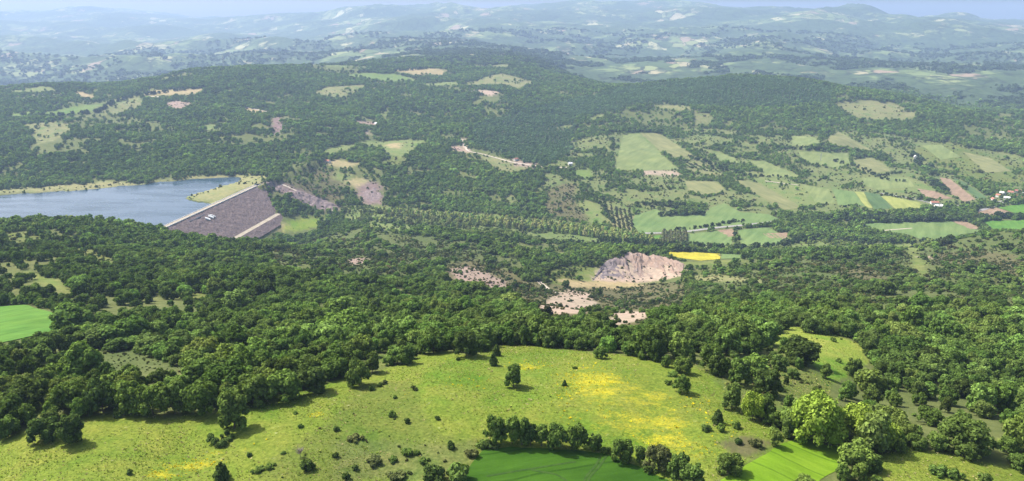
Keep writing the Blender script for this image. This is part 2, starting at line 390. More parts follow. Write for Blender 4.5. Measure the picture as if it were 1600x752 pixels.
TWIG = simple('pale twigs', (0.20, 0.17, 0.15), (0.32, 0.27, 0.25), 4)

def crop_material(name, c1, c2, row=1.0, angle=0.0, depth=0.25, patch=0.05, flowers=None, tram=0):
    m, nt, out = nodes_of(name)
    P = nd(nt, 'ShaderNodeNewGeometry').outputs['Position']
    mp = nd(nt, 'ShaderNodeMapping'); setin(mp, Rotation=(0, 0, angle)); nt.links.new(P, mp.inputs[0])
    st = nd(nt, 'ShaderNodeMapping'); setin(st, Scale=(1.0, 0.12, 1.0)); nt.links.new(mp.outputs[0], st.inputs[0])
    rows = noise(nt, st.outputs[0], row, 4, 0.6); pt = noise(nt, P, patch, 4, 0.6); fine = noise(nt, P, 1.4, 4, 0.7)
    c = mixc(nt, ramp(nt, pt, 0.32, 0.68), c1, c2)
    c = mixc(nt, ramp(nt, rows, 0.3, 0.7), mixc(nt, 1.0, c, (0.72, 0.76, 0.7), 'MULTIPLY'), mixc(nt, 1.0, c, (1.16, 1.12, 1.15), 'MULTIPLY'))
    c = mixc(nt, ramp(nt, fine, 0.3, 0.7), mixc(nt, 1.0, c, (0.85, 0.86, 0.84), 'MULTIPLY'), c)
    if tram:
        sx = nd(nt, 'ShaderNodeSeparateXYZ'); nt.links.new(mp.outputs[0], sx.inputs[0]); pp = mathn(nt, 'PINGPONG', mathn(nt, 'ADD', sx.outputs[0], mathn(nt, 'MULTIPLY', pt, 3.0)), tram)
        c = mixc(nt, mathn(nt, 'MULTIPLY', ramp(nt, pp, 0.55, 0.25), ramp(nt, fine, 0.3, 0.5)), c, mixc(nt, 1.0, c, (0.62, 0.66, 0.7), 'MULTIPLY'))
    if flowers:
        c = mixc(nt, mathn(nt, 'MULTIPLY', ramp(nt, mathn(nt, 'ADD', fine, mathn(nt, 'MULTIPLY', pt, 0.4)), 0.55, 0.75), 0.85), c, flowers)
    h = mathn(nt, 'ADD', mathn(nt, 'MULTIPLY', rows, 0.7), mathn(nt, 'MULTIPLY', fine, 0.3))
    surf(nt, out, c, 0.9, bump(nt, h, 0.7, depth), 0.05)
    return m

# ------------------------------------------------------------------ land cover
# class: ground colour, tree density, shrub density, grass weight
CLS = {
 'forest': ((0.100, 0.120, 0.040), 1.0, 0.0, 0.2),
 'pine':   ((0.060, 0.080, 0.035), 1.0, 0.0, 0.1),
 'meadow': ((0.150, 0.200, 0.028), 0.0, 0.0, 1.0),
 'roughmeadow': ((0.128, 0.165, 0.030), 0.0, 0.10, 1.0),
 'brightmeadow': ((0.19, 0.25, 0.04), 0.0, 0.05, 1.0),
 'pasture': ((0.165, 0.205, 0.066), 0.03, 0.08, 1.0),
 'paleslope': ((0.19, 0.20, 0.082), 0.05, 0.12, 1.0),
 'sparse': ((0.130, 0.158, 0.042), 0.15, 0.35, 1.0),
 'mosaic': ((0.142, 0.172, 0.060), 0.66, 0.45, 0.8),
 'scrub':  ((0.110, 0.105, 0.048), 0.10, 0.75, 0.5),
 'bare':   ((0.32, 0.255, 0.195), 0.005, 0.16, 0.0),
 'pinkbare': ((0.26, 0.195, 0.16), 0.02, 0.30, 0.0),
 'tan':    ((0.30, 0.25, 0.13), 0.0, 0.03, 0.3),
 'rock':   ((0.17, 0.125, 0.115), 0.01, 0.20, 0.0),
 'shore':  ((0.23, 0.23, 0.10), 0.02, 0.40, 0.5),
 'river':  ((0.13, 0.17, 0.055), 0.55, 0.4, 0.5),
 'lowwood': ((0.085, 0.108, 0.036), 1.0, 0.8, 0.3),
 'green':  ((0.13, 0.19, 0.05), 0.0, 0.0, 0.6),
 'clear':  ((0.15, 0.18, 0.05), 0.0, 0.0, 0.8),
}
COVER = [
 # low coppice
 ('lowwood', [(1090,445),(1200,410),(1330,398),(1420,392),(1500,372),(1640,355),(1640,480),(1450,482),(1300,472),(1150,474),(1090,460)]),
 ('lowwood', [(430,388),(560,354),(680,367),(800,382),(822,420),(700,408),(640,432),(520,432),(430,412)]),
 # valley bottom and the opposite side
 ('river', [(540,318),(640,325),(760,335),(880,345),(960,362),(1040,372),(1130,380),(1230,372),(1330,378),(1460,380),(1440,392),(1300,392),(1180,396),(1080,392),(980,388),(860,380),(740,368),(640,352),(540,345)]),
 ('mosaic', [(880,215),(950,192),(1060,200),(1230,205),(1310,195),(1420,215),(1600,245),(1600,318),(1500,325),(1290,335),(1100,335),(990,335),(900,325),(850,300),(845,262)]),
 ('pine', [(735,200),(800,175),(880,160),(960,140),(1060,128),(1150,120),(1230,125),(1300,138),(1300,160),(1200,170),(1000,165),(900,185),(890,240),(850,262),(760,236),(735,225)]),
 ('pasture', [(1000,208),(1030,209),(1082,242),(1057,248),(1030,235)]),
 ('pasture', [(972,210),(1000,208),(1040,246),(1062,266),(1000,268),(957,266),(965,245)]),
 ('paleslope', [(1012,165),(1037,162),(1100,170),(1075,173)]), ('paleslope', [(1082,175),(1115,177),(1112,190),(1085,195)]),
 ('pasture', [(912,186),(935,178),(950,180),(922,188)]), ('pasture', [(868,198),(888,193),(890,199),(872,200)]),
 ('pasture', [(1112,235),(1147,247),(1156,256),(1125,253)]), ('pasture', [(1172,252),(1192,251),(1252,277),(1200,278)]),
 ('pasture', [(1145,280),(1187,287),(1255,325),(1225,328),(1175,300)]),
 ('paleslope', [(1065,252),(1100,250),(1162,272),(1125,277),(1075,267)]),
 ('bare', [(1000,267),(1030,266),(1066,268),(1062,274),(1005,273)]),
 ('pasture', [(1247,238),(1325,239),(1328,257),(1302,262),(1257,253)]), ('pasture', [(1237,213),(1270,214),(1283,225),(1262,231),(1237,227)]),
 ('pasture', [(1292,217),(1310,206),(1367,238),(1340,233),(1305,230)]), ('pasture', [(1332,250),(1360,246),(1382,257),(1392,267),(1360,273),(1340,267)]),
 ('paleslope', [(1300,160),(1360,157),(1395,161),(1436,179),(1425,187),(1350,188),(1325,177)]),
 ('sparse', [(1475,222),(1500,226),(1562,248),(1600,258),(1600,292),(1500,278),(1462,260),(1425,235)]),
 ('pasture', [(1160,268),(1230,282),(1290,296),(1300,320),(1260,322),(1200,300)]),
 ('pasture', [(1345,277),(1420,277),(1470,297),(1440,302),(1370,300)]), 
 ('pasture', [(902,312),(925,314),(954,348),(920,350)]), ('paleslope', [(942,315),(960,325),(990,335),(990,362),(958,362)]),
 ('scrub', [(855,300),(880,285),(905,290),(900,312),(920,348),(870,340),(850,325)]),
 ('green', [(895,267),(925,265),(923,278),(897,278)]),
 ('pasture', [(557,222),(620,219),(664,219),(642,236),(625,246),(602,242),(597,232)]), ('pasture', [(500,236),(555,222),(558,229),(515,241)]),
 ('tan', [(606,225),(624,224),(625,232),(608,233)]), ('sparse', [(588,255),(618,243),(642,248),(618,263)]),
 ('tan', [(505,252),(537,250),(568,257),(530,262)]), ('tan', [(537,286),(557,277),(584,280),(556,296)]),
 ('rock', [(556,296),(584,281),(598,292),(600,318),(575,322),(560,310)]), ('pasture', [(500,267),(552,272),(537,288),(508,283)]),
 ('scrub', [(480,265),(505,262),(540,290),(520,300)]),
 ('bare', [(719,217),(724,216),(735,238),(729,240)]), ('pinkbare', [(705,229),(721,226),(728,238),(712,236)]),
 ('paleslope', [(748,237),(775,245),(845,258),(805,268),(775,266)]), ('pinkbare', [(790,247),(838,255),(838,262),(810,260)]),
 ('paleslope', [(789,305),(804,306),(801,320),(788,318)]), ('pasture', [(592,177),(608,171),(605,184)]), ('bare', [(568,205),(582,202),(584,209),(570,211)]),
 ('pinkbare', [(555,188),(590,192),(590,197),(560,193)]), ('rock', [(424,186),(440,181),(440,205),(428,212)]),
 ('green', [(50,181),(115,165),(162,163),(142,175),(95,181)]), ('paleslope', [(147,178),(175,157),(212,151),(223,157),(220,167),(180,178)]),
 ('tan', [(220,148),(235,142),(318,139),(308,147),(240,150)]), ('paleslope', [(37,195),(90,190),(113,200),(87,221),(55,225),(52,215)]),
 ('pasture', [(0,144),(45,139),(65,135),(92,140),(62,143)]), ('tan', [(110,142),(135,144),(152,152),(130,152)]), ('pinkbare', [(257,163),(270,157),(302,160),(283,173)]),
 ('green', [(7,180),(57,172),(37,182)]), ('pasture', [(313,201),(327,194),(352,202),(330,205)]), ('tan', [(370,168),(400,170),(430,178),(400,178)]),
 ('paleslope', [(489,146),(506,136),(572,132),(561,143),(526,153)]), ('green', [(538,118),(567,114),(624,116),(652,127),(615,127)]),
 ('tan', [(613,110),(659,106),(700,109),(693,117),(640,116)]), ('paleslope', [(726,133),(760,120),(785,115),(817,123),(833,129),(808,138),(785,131)]),
 ('pasture', [(660,131),(716,127),(714,133),(668,134)]), ('bare', [(736,139),(787,144),(771,151),(750,144)]), ('pasture', [(505,102),(557,100),(530,107)]),
 ('paleslope', [(740,98),(800,101),(790,105),(745,103)]),
 # lake margins and the far abutment
 ('shore', [(-60,300),(60,291),(120,288),(165,284),(200,282),(230,290),(150,299),(60,305),(-60,311)]), ('shore', [(215,289),(300,276),(385,273),(380,281),(300,284),(235,291)]),
 ('shore', [(384,274),(420,276),(410,289),(395,293),(362,306),(330,322),(286,314),(286,307),(330,293),(372,284)]),
 ('rock', [(412,284),(440,284),(480,300),(520,318),(532,330),(505,330),(470,315),(430,298)]), ('scrub', [(440,284),(480,282),(530,300),(540,325),(500,305)]),
 ('brightmeadow', [(436,352),(470,342),(500,340),(495,352),(455,362)]), ('tan', [(421,365),(446,349),(458,350),(440,362)]),
 ('pasture', [(560,349),(600,349),(645,350),(640,360),(600,358)]),
 # this side of the valley
 ('scrub', [(795,452),(840,440),(880,445),(960,448),(1060,440),(1090,452),(1070,490),(1030,505),(960,512),(900,500),(840,492),(800,470)]),
 ('bare', [(838,484),(858,466),(890,455),(918,457),(934,474),(905,489),(862,491)]), ('bare', [(940,503),(958,490),(992,485),(1028,490),(1005,500),(965,509)]),
 ('scrub', [(690,420),(730,405),(800,425),(830,445),(800,465),(740,455),(700,440)]), ('pinkbare', [(705,422),(732,414),(768,430),(793,441),(780,459),(748,448),(715,436)]),
 ('pinkbare', [(540,409),(565,402),(577,409),(550,416)]), ('sparse', [(850,425),(900,412),(930,420),(920,440),(880,446),(850,440)]), ('clear', [(905,425),(935,420),(945,438),(900,440)]),
 ('bare', [(925,441),(945,411),(985,397),(1032,404),(1068,412),(1068,430),(1032,439),(965,443)]), ('tan', [(860,436),(920,439),(1000,441),(1000,448),(900,450)]),
 ('paleslope', [(1080,431),(1120,429),(1197,437),(1197,443),(1130,441),(1085,438)]), ('clear', [(1030,407),(1095,410),(1165,405),(1165,409),(1100,416),(1030,412)]),
 ('bare', [(1330,392),(1355,384),(1375,386),(1360,394)]),
 ('bare', [(1440,402),(1480,396),(1510,396),(1460,406)]), ('clear', [(1412,382),(1424,384),(1446,415),(1452,440),(1438,440),(1428,415)]), ('scrub', [(1455,396),(1540,392),(1600,400),(1600,440),(1520,420),(1460,412)]),
 ('scrub', [(1300,414),(1345,412),(1380,430),(1400,450),(1360,450),(1310,430)]),
 ('clear', [(38,423),(77,436),(115,450),(110,459),(57,442),(38,433)]), ('sparse', [(10,363),(52,362),(58,380),(45,394),(15,388)]), ('sparse', [(105,380),(147,391),(180,409),(168,419),(130,408)]),
 ('sparse', [(278,457),(322,461),(338,470),(300,477)]), ('scrub', [(335,458),(400,465),(450,474),(400,474),(340,468)]),
 ('lowwood', [(90,522),(160,522),(250,545),(320,562),(290,582),(200,584),(105,566)]), ('meadow', [(30,627),(64,628),(77,644),(66,653),(40,640)]), ('meadow', [(-20,632),(8,634),(10,645),(-20,648)]),
 ('sparse', [(1058,572),(1080,560),(1140,575),(1190,545),(1215,530),(1250,560),(1300,600),(1290,625),(1240,640),(1200,650),(1150,655),(1110,615)]),
 ('brightmeadow', [(1200,533),(1238,508),(1268,515),(1302,523),(1346,538),(1368,553),(1360,572),(1332,574),(1320,592),(1300,600),(1280,578),(1240,556)]),
 ('sparse', [(560,590),(600,572),(645,560),(670,552),(600,555),(560,572)]),
 ('meadow', [(-80,770),(-80,705),(0,690),(40,674),(75,670),(130,655),(170,645),(200,649),(250,652),(330,641),(352,642),(400,629),(440,614),(500,605),(540,590),(575,590),(612,574),(640,563),(668,551),(700,549),(740,556),(770,540),(820,540),(900,548),(1000,557),(1062,562),(1110,590),(1135,612),(1140,640),(1180,655),(1215,672),(1240,690),(1180,714),(1130,742),(1110,790),(-80,790)]),
 ('roughmeadow', [(400,752),(420,715),(520,655),(545,620),(570,598),(640,600),(660,640),(680,680),(740,690),(755,700),(720,752)]),
 ('sparse', [(520,690),(600,690),(690,700),(750,690),(760,698),(720,752),(520,752)]),
 ('scrub', [(1120,690),(1170,680),(1215,690),(1180,710),(1150,712)]),
 ('meadow', [(1340,790),(1360,740),(1377,713),(1421,703),(1468,707),(1528,718),(1590,732),(1680,752),(1680,790)]),
 ('brightmeadow', [(1542,694),(1565,682),(1590,672),(1640,680),(1640,700),(1580,705)]),
]
cover_world = []
for cname, pts in COVER: cover_world.append((cname, trace(pts)))
CN = list(CLS); CI = {k: i for i, k in enumerate(CN)}
# sheets: fields under crop, built as their own ground surfaces (traced below); scatter must avoid them
FIELDS = [
 # px outline, material key, label
 ([(716,775),(722,752),(740,721),(757,701),(800,698),(850,701),(900,705),(945,709),(1000,731),(1050,755),(1062,775)], 'wheat', 'dark green cereal field with tractor lines below the hedgerow of round trees'),
 ([(1115,762),(1126,750),(1176,721),(1227,692),(1247,684),(1280,694),(1300,698),(1334,697),(1339,714),(1314,731),(1280,750),(1270,765)], 'limegreen', 'bright lime green grass field in front of the big pale tree'),
 ([(-40,482),(0,480),(40,477),(90,491),(118,497),(112,509),(60,525),(0,537),(-40,545)], 'freshgreen', 'bright green field at the left edge enclosed by dark woods'),
 ([(1035,395),(1060,393),(1125,397),(1125,405),(1095,408),(1060,403)], 'rape', 'bright yellow flowering field beside the quarry'),
 ([(1126,397),(1165,399),(1165,404),(1126,405)], 'palegreen', 'narrow pale green strip next to the yellow field'),
 ([(962,371),(1032,368),(1032,377),(965,378)], 'freshgreen', 'narrow fresh green field beside the poplar plantation'),
 ([(1074,366),(1124,361),(1146,370),(1143,384),(1076,384)], 'palegreen', 'pale green valley field behind the yellow strip'),
 ([(1121,360),(1143,358),(1152,368),(1138,371)], 'brown', 'small brown ploughed patch by the valley road'),
 ([(1152,360),(1200,355),(1228,372),(1215,383),(1160,385)], 'palegreen', 'pale green valley field with a few lone trees'),
 ([(1191,365),(1231,364),(1230,374),(1205,373)], 'brown', 'reddish brown ploughed plot inside the valley field'),
 ([(1340,350),(1410,348),(1487,346),(1512,356),(1537,362),(1500,367),(1480,375),(1440,375),(1420,367),(1375,360)], 'palegreen', 'long green valley field in front of the tree line'),
 ([(1488,346),(1505,345),(1535,358),(1515,359)], 'brown', 'tan tilled wedge at the end of the long valley field'),
 ([(1537,346),(1600,344),(1660,344),(1660,360),(1600,359),(1550,358)], 'freshgreen', 'vivid green valley field by the right edge'),
 ([(1525,329),(1557,325),(1585,334),(1575,338),(1532,337)], 'brown', 'brown ploughed field beside the village road'),
 ([(1558,324),(1600,319),(1650,318),(1650,334),(1585,333)], 'freshgreen', 'green field below the village houses'),
 ([(1350,300),(1375,304),(1395,326),(1365,327)], 'darkgreen', 'dark green strip field on the lower slope'),
 ([(1376,307),(1391,307),(1437,317),(1443,325),(1400,327)], 'yellowgreen', 'yellow green field next to the farm shed'),
 ([(1335,300),(1349,301),(1363,326),(1353,324)], 'yellowgreen', 'thin yellowish strip field left of the dark green one'),
 ([(1300,295),(1334,300),(1351,322),(1310,321)], 'palegreen', 'pale green sloping field left of the strip fields'),
 ([(1432,295),(1460,299),(1490,311),(1450,311)], 'brown', 'brownish sloping plot above the farm shed'),
 ([(1468,277),(1484,280),(1525,312),(1508,316),(1482,302)], 'brown', 'long brown tilled strip running down the slope'),
 ([(1485,276),(1505,284),(1543,310),(1528,311)], 'darkgreen', 'green strip running down the slope beside the brown one'),
 ([(1000,208),(1030,209),(1082,242),(1057,248),(1030,235)], 'slopeolive', 'right half of the pasture block below the pine hill'),
 ([(974,211),(998,209),(1038,246),(1060,265),(1000,267),(958,265),(966,245)], 'slopegrass', 'left half of the pasture block below the pine hill'),
 ([(1112,235),(1147,247),(1156,256),(1125,253)], 'slopegrass', 'small pasture above the orchard'),
 ([(1172,252),(1192,251),(1252,277),(1200,278)], 'slopegrass', 'wedge of pasture right of the orchard'),
 ([(1147,281),(1187,287),(1255,325),(1225,328),(1175,300)], 'slopeolive', 'long olive pasture slanting down to the valley road'),
 ([(1247,238),(1325,239),(1328,257),(1302,262),(1257,253)], 'slopegrass', 'oblong pasture in the middle of the right slope'),
 ([(1237,213),(1270,214),(1283,225),(1262,231),(1237,227)], 'slopegrass', 'small pasture under the dark tree row'),
 ([(1292,217),(1310,206),(1367,238),(1340,233),(1305,230)], 'slopeolive', 'narrow pasture wedge pointing down the right slope'),
 ([(1334,251),(1360,247),(1382,257),(1391,267),(1360,272),(1341,267)], 'slopeolive', 'rounded pasture ringed by a dark hedge'),
 ([(1347,278),(1418,278),(1430,292),(1372,297),(1350,290)], 'slopegrass', 'pasture above the strip fields'),
 ([(1255,290),(1295,296),(1305,319),(1275,318)], 'slopegrass', 'pasture left of the strip fields'),
 ([(1070,283),(1120,284),(1135,300),(1100,305),(1075,298)], 'slopeolive', 'dry clearing inside the dark knoll'),
 ([(1440,228),(1470,226),(1500,245),(1470,250)], 'slopegrass', 'upper pasture near the barn'),
 ([(1505,238),(1545,246),(1580,268),(1540,270)], 'slopeolive', 'upper right pasture with scattered trees'),
 ([(992,337),(1025,327),(1035,333),(1040,338),(1100,336),(1110,325),(1132,318),(1157,332),(1200,335),(1217,342),(1200,347),(1100,360),(1000,366),(986,351)], 'palegreen', 'broad pale green field under the dark wooded knoll'),
]
field_world = [trace(f[0]) for f in FIELDS]
dam_foot = np.array([D_NEAR + D_T * s + D_N * o for s, o in ((-30, -75), (D_LEN, -75), (D_LEN + 4, 6), (D_LEN - 118, 114), (-30, 130))])

def classify(x, y, warp=True):
    r = np.hypot(x, y)
    wx, wy = x, y
    if warp:
        a = np.clip(r * 0.010, 2.0, 22)
        wx = x + a * (fbm(x, y, 40, 61, 2) * 0.6 + fbm(x, y, 9, 63, 2) * 0.5); wy = y + a * 1.4 * (fbm(x, y, 40, 67, 2) * 0.6 + fbm(x, y, 9, 69, 2) * 0.5)
    c = np.zeros(len(x), np.int16)
    for nm, P in cover_world:
        lo = P.min(0) - 1; hi = P.max(0) + 1
        m = np.where((wx > lo[0]) & (wx < hi[0]) & (wy > lo[1]) & (wy < hi[1]))[0]
        if len(m):
            k = in_poly(wx[m], wy[m], P); c[m[k]] = CI[nm]
    return c
def in_any(x, y, polys, grow=0.0):
    out = np.zeros(len(x), bool)
    for P in polys:
        lo = P.min(0) - grow; hi = P.max(0) + grow
        m = np.where((x > lo[0]) & (x < hi[0]) & (y > lo[1]) & (y < hi[1]))[0]
        if len(m):
            k = in_poly(x[m], y[m], P)
            if grow: k |= dist_poly(x[m], y[m], P) < grow
            out[m[k]] = True
    return out
FLOWERS = [ # px centre, half-width, half-height, strength
 (935,600,60,26,1.0),(1000,620,80,24,0.8),(1010,660,110,24,0.9),(1040,690,70,20,0.9),(925,580,40,14,0.6),(825,572,30,8,0.8),(300,728,45,8,1.0),(255,742,25,6,1.0),(335,708,20,6,0.5),(495,648,10,4,0.9),
 (390,690,30,10,0.6),(640,672,20,8,0.3),(720,600,70,18,0.25),(660,620,60,20,0.22),(860,650,80,14,0.25),(1090,650,40,30,0.5),(700,560,30,6,0.3),(1075,705,40,16,0.7)]

def build_land():
    nr, nc = GX.shape
    X = GX.ravel(); Y = GY.ravel(); r = np.hypot(X, Y)
    cls = classify(X, Y); T0 = np.array([CLS[k][0] for k in CN]); T3 = np.array([CLS[k][3] for k in CN])
    clsc = T0[cls]; gw = T3[cls]; ns = 5
    for k in range(ns):
        j = np.clip(r * 0.004, 1.2, 7); cc = classify(X + j * rng.normal(size=len(X)), Y + j * rng.normal(size=len(X))); clsc = clsc + T0[cc]; gw = gw + T3[cc]
    clsc = clsc / (ns + 1); gw = gw / (ns + 1)
    # hue drift over the meadows and slopes (damp hollows, dry crowns)
    v = fbm(X, Y, 70, 81, 3)[:, None]; clsc = clsc * (1 + 0.16 * v * np.array([1.0, 0.5, 0.8]))
    farm = sstep(4000, 4700, r + 500 * fbm(X, Y, 800, 83, 3))
    fl = np.zeros(len(X))
    for a, b, hw, hh, s in FLOWERS:
        (x0, x1, x2), (y0, y1, y2) = ground_at([a, a + hw, a], [b, b, b - hh])
        rx = abs(x1 - x0) + 1; ry = abs(y2 - y0) + 1
        fl = np.maximum(fl, s * np.exp(-((X - x0) / rx) ** 2 - ((Y - y0) / ry) ** 2))
    fl *= (cls == CI['meadow']) | (cls == CI['roughmeadow'])
    i = np.arange(nr - 1)[:, None] * nc + np.arange(nc - 1)[None, :]
    F = np.stack([i, i + 1, i + nc + 1, i + nc], -1).reshape(-1, 4)[:, ::-1]
    V = np.stack([X, Y, GZ.ravel()], -1)
    me = quads_mesh('ground', V, F, True)
    a = me.attributes.new('cover', 'FLOAT_COLOR', 'POINT'); a.data.foreach_set('color', np.concatenate([clsc, np.ones((len(X), 1))], 1).astype(np.float32).ravel())
    e = me.attributes.new('extra', 'FLOAT_COLOR', 'POINT'); e.data.foreach_set('color', np.stack([gw, fl, farm, np.ones(len(X))], -1).astype(np.float32).ravel())
    o = link('ground', me, LAND); tag(o, 'rolling land from the hilltop meadow down to the valley and far ridges', None, None, 'structure')
    return o
build_land()

# under the camera: close the disc
cap = [(R0 * math.sin(a), R0 * math.cos(a), float(hq(R0 * math.sin(a), R0 * math.cos(a)))) for a in np.linspace(-math.pi, math.pi, 49)[:-1]] + [(0, 0, float(np.mean(GZ[0])))]
me = mesh_from('ground_below_drone', cap, [(i, 48, (i + 1) % 48) for i in range(48)])
at_ = me.attributes.new('cover', 'FLOAT_COLOR', 'POINT'); at_.data.foreach_set('color', np.tile(np.array([0.16, 0.2, 0.03, 1], np.float32), len(cap)))
at_ = me.attributes.new('extra', 'FLOAT_COLOR', 'POINT'); at_.data.foreach_set('color', np.tile(np.array([1, 0, 0, 1], np.float32), len(cap)))
tag(link('ground_near', me, LAND), 'meadow ground on the near hilltop', None, None, 'structure')

CROPS = {
 'wheat': crop_material('wheat crop', (0.030, 0.084, 0.008), (0.050, 0.122, 0.011), 0.35, 1.25, 0.3, 0.035, tram=6.5),
 'limegreen': crop_material('lime grass', (0.115, 0.225, 0.012), (0.165, 0.275, 0.02), 0.3, -0.9, 0.3, 0.05, tram=5.0),
 'freshgreen': crop_material('fresh green crop', (0.075, 0.18, 0.03), (0.11, 0.22, 0.035), 0.2, 0.3, tram=8.0),
 'slopegrass': crop_material('slope pasture', (0.15, 0.195, 0.07), (0.20, 0.235, 0.085), 0.1, 0.5, 0.3, 0.02),
 'slopeolive': crop_material('dry slope pasture', (0.165, 0.18, 0.075), (0.22, 0.22, 0.095), 0.1, -0.3, 0.3, 0.02),
 'palegreen': crop_material('pale green crop', (0.115, 0.185, 0.06), (0.16, 0.22, 0.075), 0.1, 0.5, 0.3, 0.012),
 'darkgreen': crop_material('dark green crop', (0.075, 0.125, 0.05), (0.09, 0.15, 0.055), 0.1, 0.2),
 'yellowgreen': crop_material('yellow green crop', (0.23, 0.26, 0.07), (0.28, 0.30, 0.09), 0.1, 0.2),
 'brown': crop_material('tilled soil', (0.23, 0.16, 0.11), (0.30, 0.22, 0.15), 0.15, 0.7),
 'rape': crop_material('flowering crop', (0.30, 0.29, 0.035), (0.50, 0.42, 0.04), 0.3, 0.1),
}
def drape(name, P, mat, lift, spacing):
    """a sheet over the land inside outline P (world xy)"""
    keep = [0]
    for i in range(1, len(P)):
        if np.linalg.norm(P[i] - P[keep[-1]]) > spacing * 0.25: keep.append(i)
    P = P[keep]
    P = P + spacing * 0.22 * np.stack([fbm(P[:, 0], P[:, 1], spacing * 3, 5, 2), fbm(P[:, 0], P[:, 1], spacing * 3, 9, 2)], -1)
    lo, hi = P.min(0), P.max(0)
    gx, gy = np.meshgrid(np.arange(lo[0], hi[0], spacing), np.arange(lo[1], hi[1], spacing)); gx = gx.ravel(); gy = gy.ravel()
    k = in_poly(gx, gy, P) & (dist_poly(gx, gy, P) > spacing * 0.4); Q = np.concatenate([P, np.stack([gx[k], gy[k]], -1)])
    m = len(P)
    vv, ee, ff, *_ = geometry.delaunay_2d_cdt([Vector(q) for q in Q], [(i, (i + 1) % m) for i in range(m)], [list(range(m))], 1, 1e-4)
    xy = np.array([(v.x, v.y) for v in vv]); z = hq(xy[:, 0], xy[:, 1]) + lift
    me = mesh_from(name, np.c_[xy, z], ff, True)
    return link(name, me, mat)
for (pts, key, lab), P in zip(FIELDS, field_world):
    d = np.hypot(*P.mean(0)); sp = 3.0 if d < 450 else 9.0
    tag(drape('field', P, CROPS[key], 0.10 if d < 450 else 0.45, sp), lab, None, None, 'structure')

# tyre tracks through the cereal field: shallow flattened lines
def ribbon(name, line, width, mat, lift, label=None, cat=None, kind='structure', seg=None):
    L = [line[0]]; seg = seg or width * 1.2
    for a, b in zip(line[:-1], line[1:]):
        k = max(1, int(np.linalg.norm(b - a) / seg)); L += [a + (b - a) * t / k for t in range(1, k + 1)]
    L = np.array(L)
    for _ in range(3):
        M = L.copy(); M[1:-1] = 0.25 * L[:-2] + 0.5 * L[1:-1] + 0.25 * L[2:]; L = M
    T = np.gradient(L, axis=0); T /= np.linalg.norm(T, axis=1)[:, None] + 1e-9; N = np.stack([-T[:, 1], T[:, 0]], -1)
    w = width * (1 + 0.12 * fbm(L[:, 0], L[:, 1], width * 4, 7, 2))[:, None] / 2
    cols = [L + N * w * f for f in (1, 0.4, -0.4, -1)]; V = []
    for ci, c in enumerate(cols): V.append(np.c_[c, hq(c[:, 0], c[:, 1]) + lift])
    m = len(L); V = np.stack(V, 1).reshape(-1, 3); i = np.arange(m - 1)[:, None] * 4 + np.arange(3)[None, :]
    F = np.stack([i, i + 1, i + 5, i + 4], -1).reshape(-1, 4)
    o = link(name, quads_mesh(name, V, F, True), mat); tag(o, label, cat, None, kind); return o
def line_px(pts, step=4.0): return trace(pts, step, closed=False)
TRACK = simple('flattened crop', (0.022, 0.058, 0.008), (0.04, 0.085, 0.012), 0.6)
for pts in ([(948,712),(938,728),(922,745),(912,770)], [(940,712),(931,728),(916,745),(905,770)], [(760,745),(800,738),(850,730),(900,722)], [(830,735),(870,742),(890,755)]):
    ribbon('tyre_track', line_px(pts, 3), 0.7, TRACK, 0.16, 'flattened tyre line through the dark green cereal field', None)
PALEPATH = simple('trodden earth', (0.20, 0.19, 0.08), (0.30, 0.26, 0.13), 0.3)
ROADS = [
 ([(962,367),(1000,365),(1060,364),(1120,356),(1165,352),(1200,348),(1222,345),(1245,338)], 10, ASPHALT, 'grey valley road between the pale green fields'),
 ([(1300,336),(1350,335),(1400,334),(1450,334),(1500,333),(1530,330),(1562,320),(1577,313)], 9, ASPHALT, 'valley road passing below the strip fields towards the village'),
 ([(1375,302),(1400,306),(1432,312),(1456,318),(1500,322),(1540,320),(1568,314),(1600,306)], 6, ASPHALT, 'road from the farm shed to the village houses'),
 ([(840,418),(834,425),(836,434),(846,444),(856,452),(872,459)], 7, EARTH_ROAD, 'dirt track dropping past the quarry trees'),
 ([(1270,396),(1300,392),(1340,387),(1372,388)], 6, EARTH_ROAD, 'pale dirt track at the foot of the near wood'),
 ([(720,217),(724,225),(731,237),(750,240),(775,247),(800,254),(840,260),(870,262),(895,262)], 7, EARTH_ROAD, 'sandy hillside road above the central wooded slope'),
 ([(235,151),(262,153),(300,157),(340,161),(370,165),(400,171),(430,178)], 9, EARTH_ROAD, 'pale ridge road through the far hill forest'),
 ([(1195,283),(1225,287),(1250,290)], 6, EARTH_ROAD, 'short pale farm track on the right slope'),
 ([(440,288),(462,298),(485,310),(505,322),(520,330)], 6, EARTH_ROAD, 'pale track down the rocky abutment'),
 ([(1375,361),(1400,359),(1425,357)], 4, EARTH_ROAD, 'pale field lane in the valley'),
]
for pts, w_, mt, lab in ROADS: ribbon('road', line_px(pts), w_, mt, 0.6, lab)

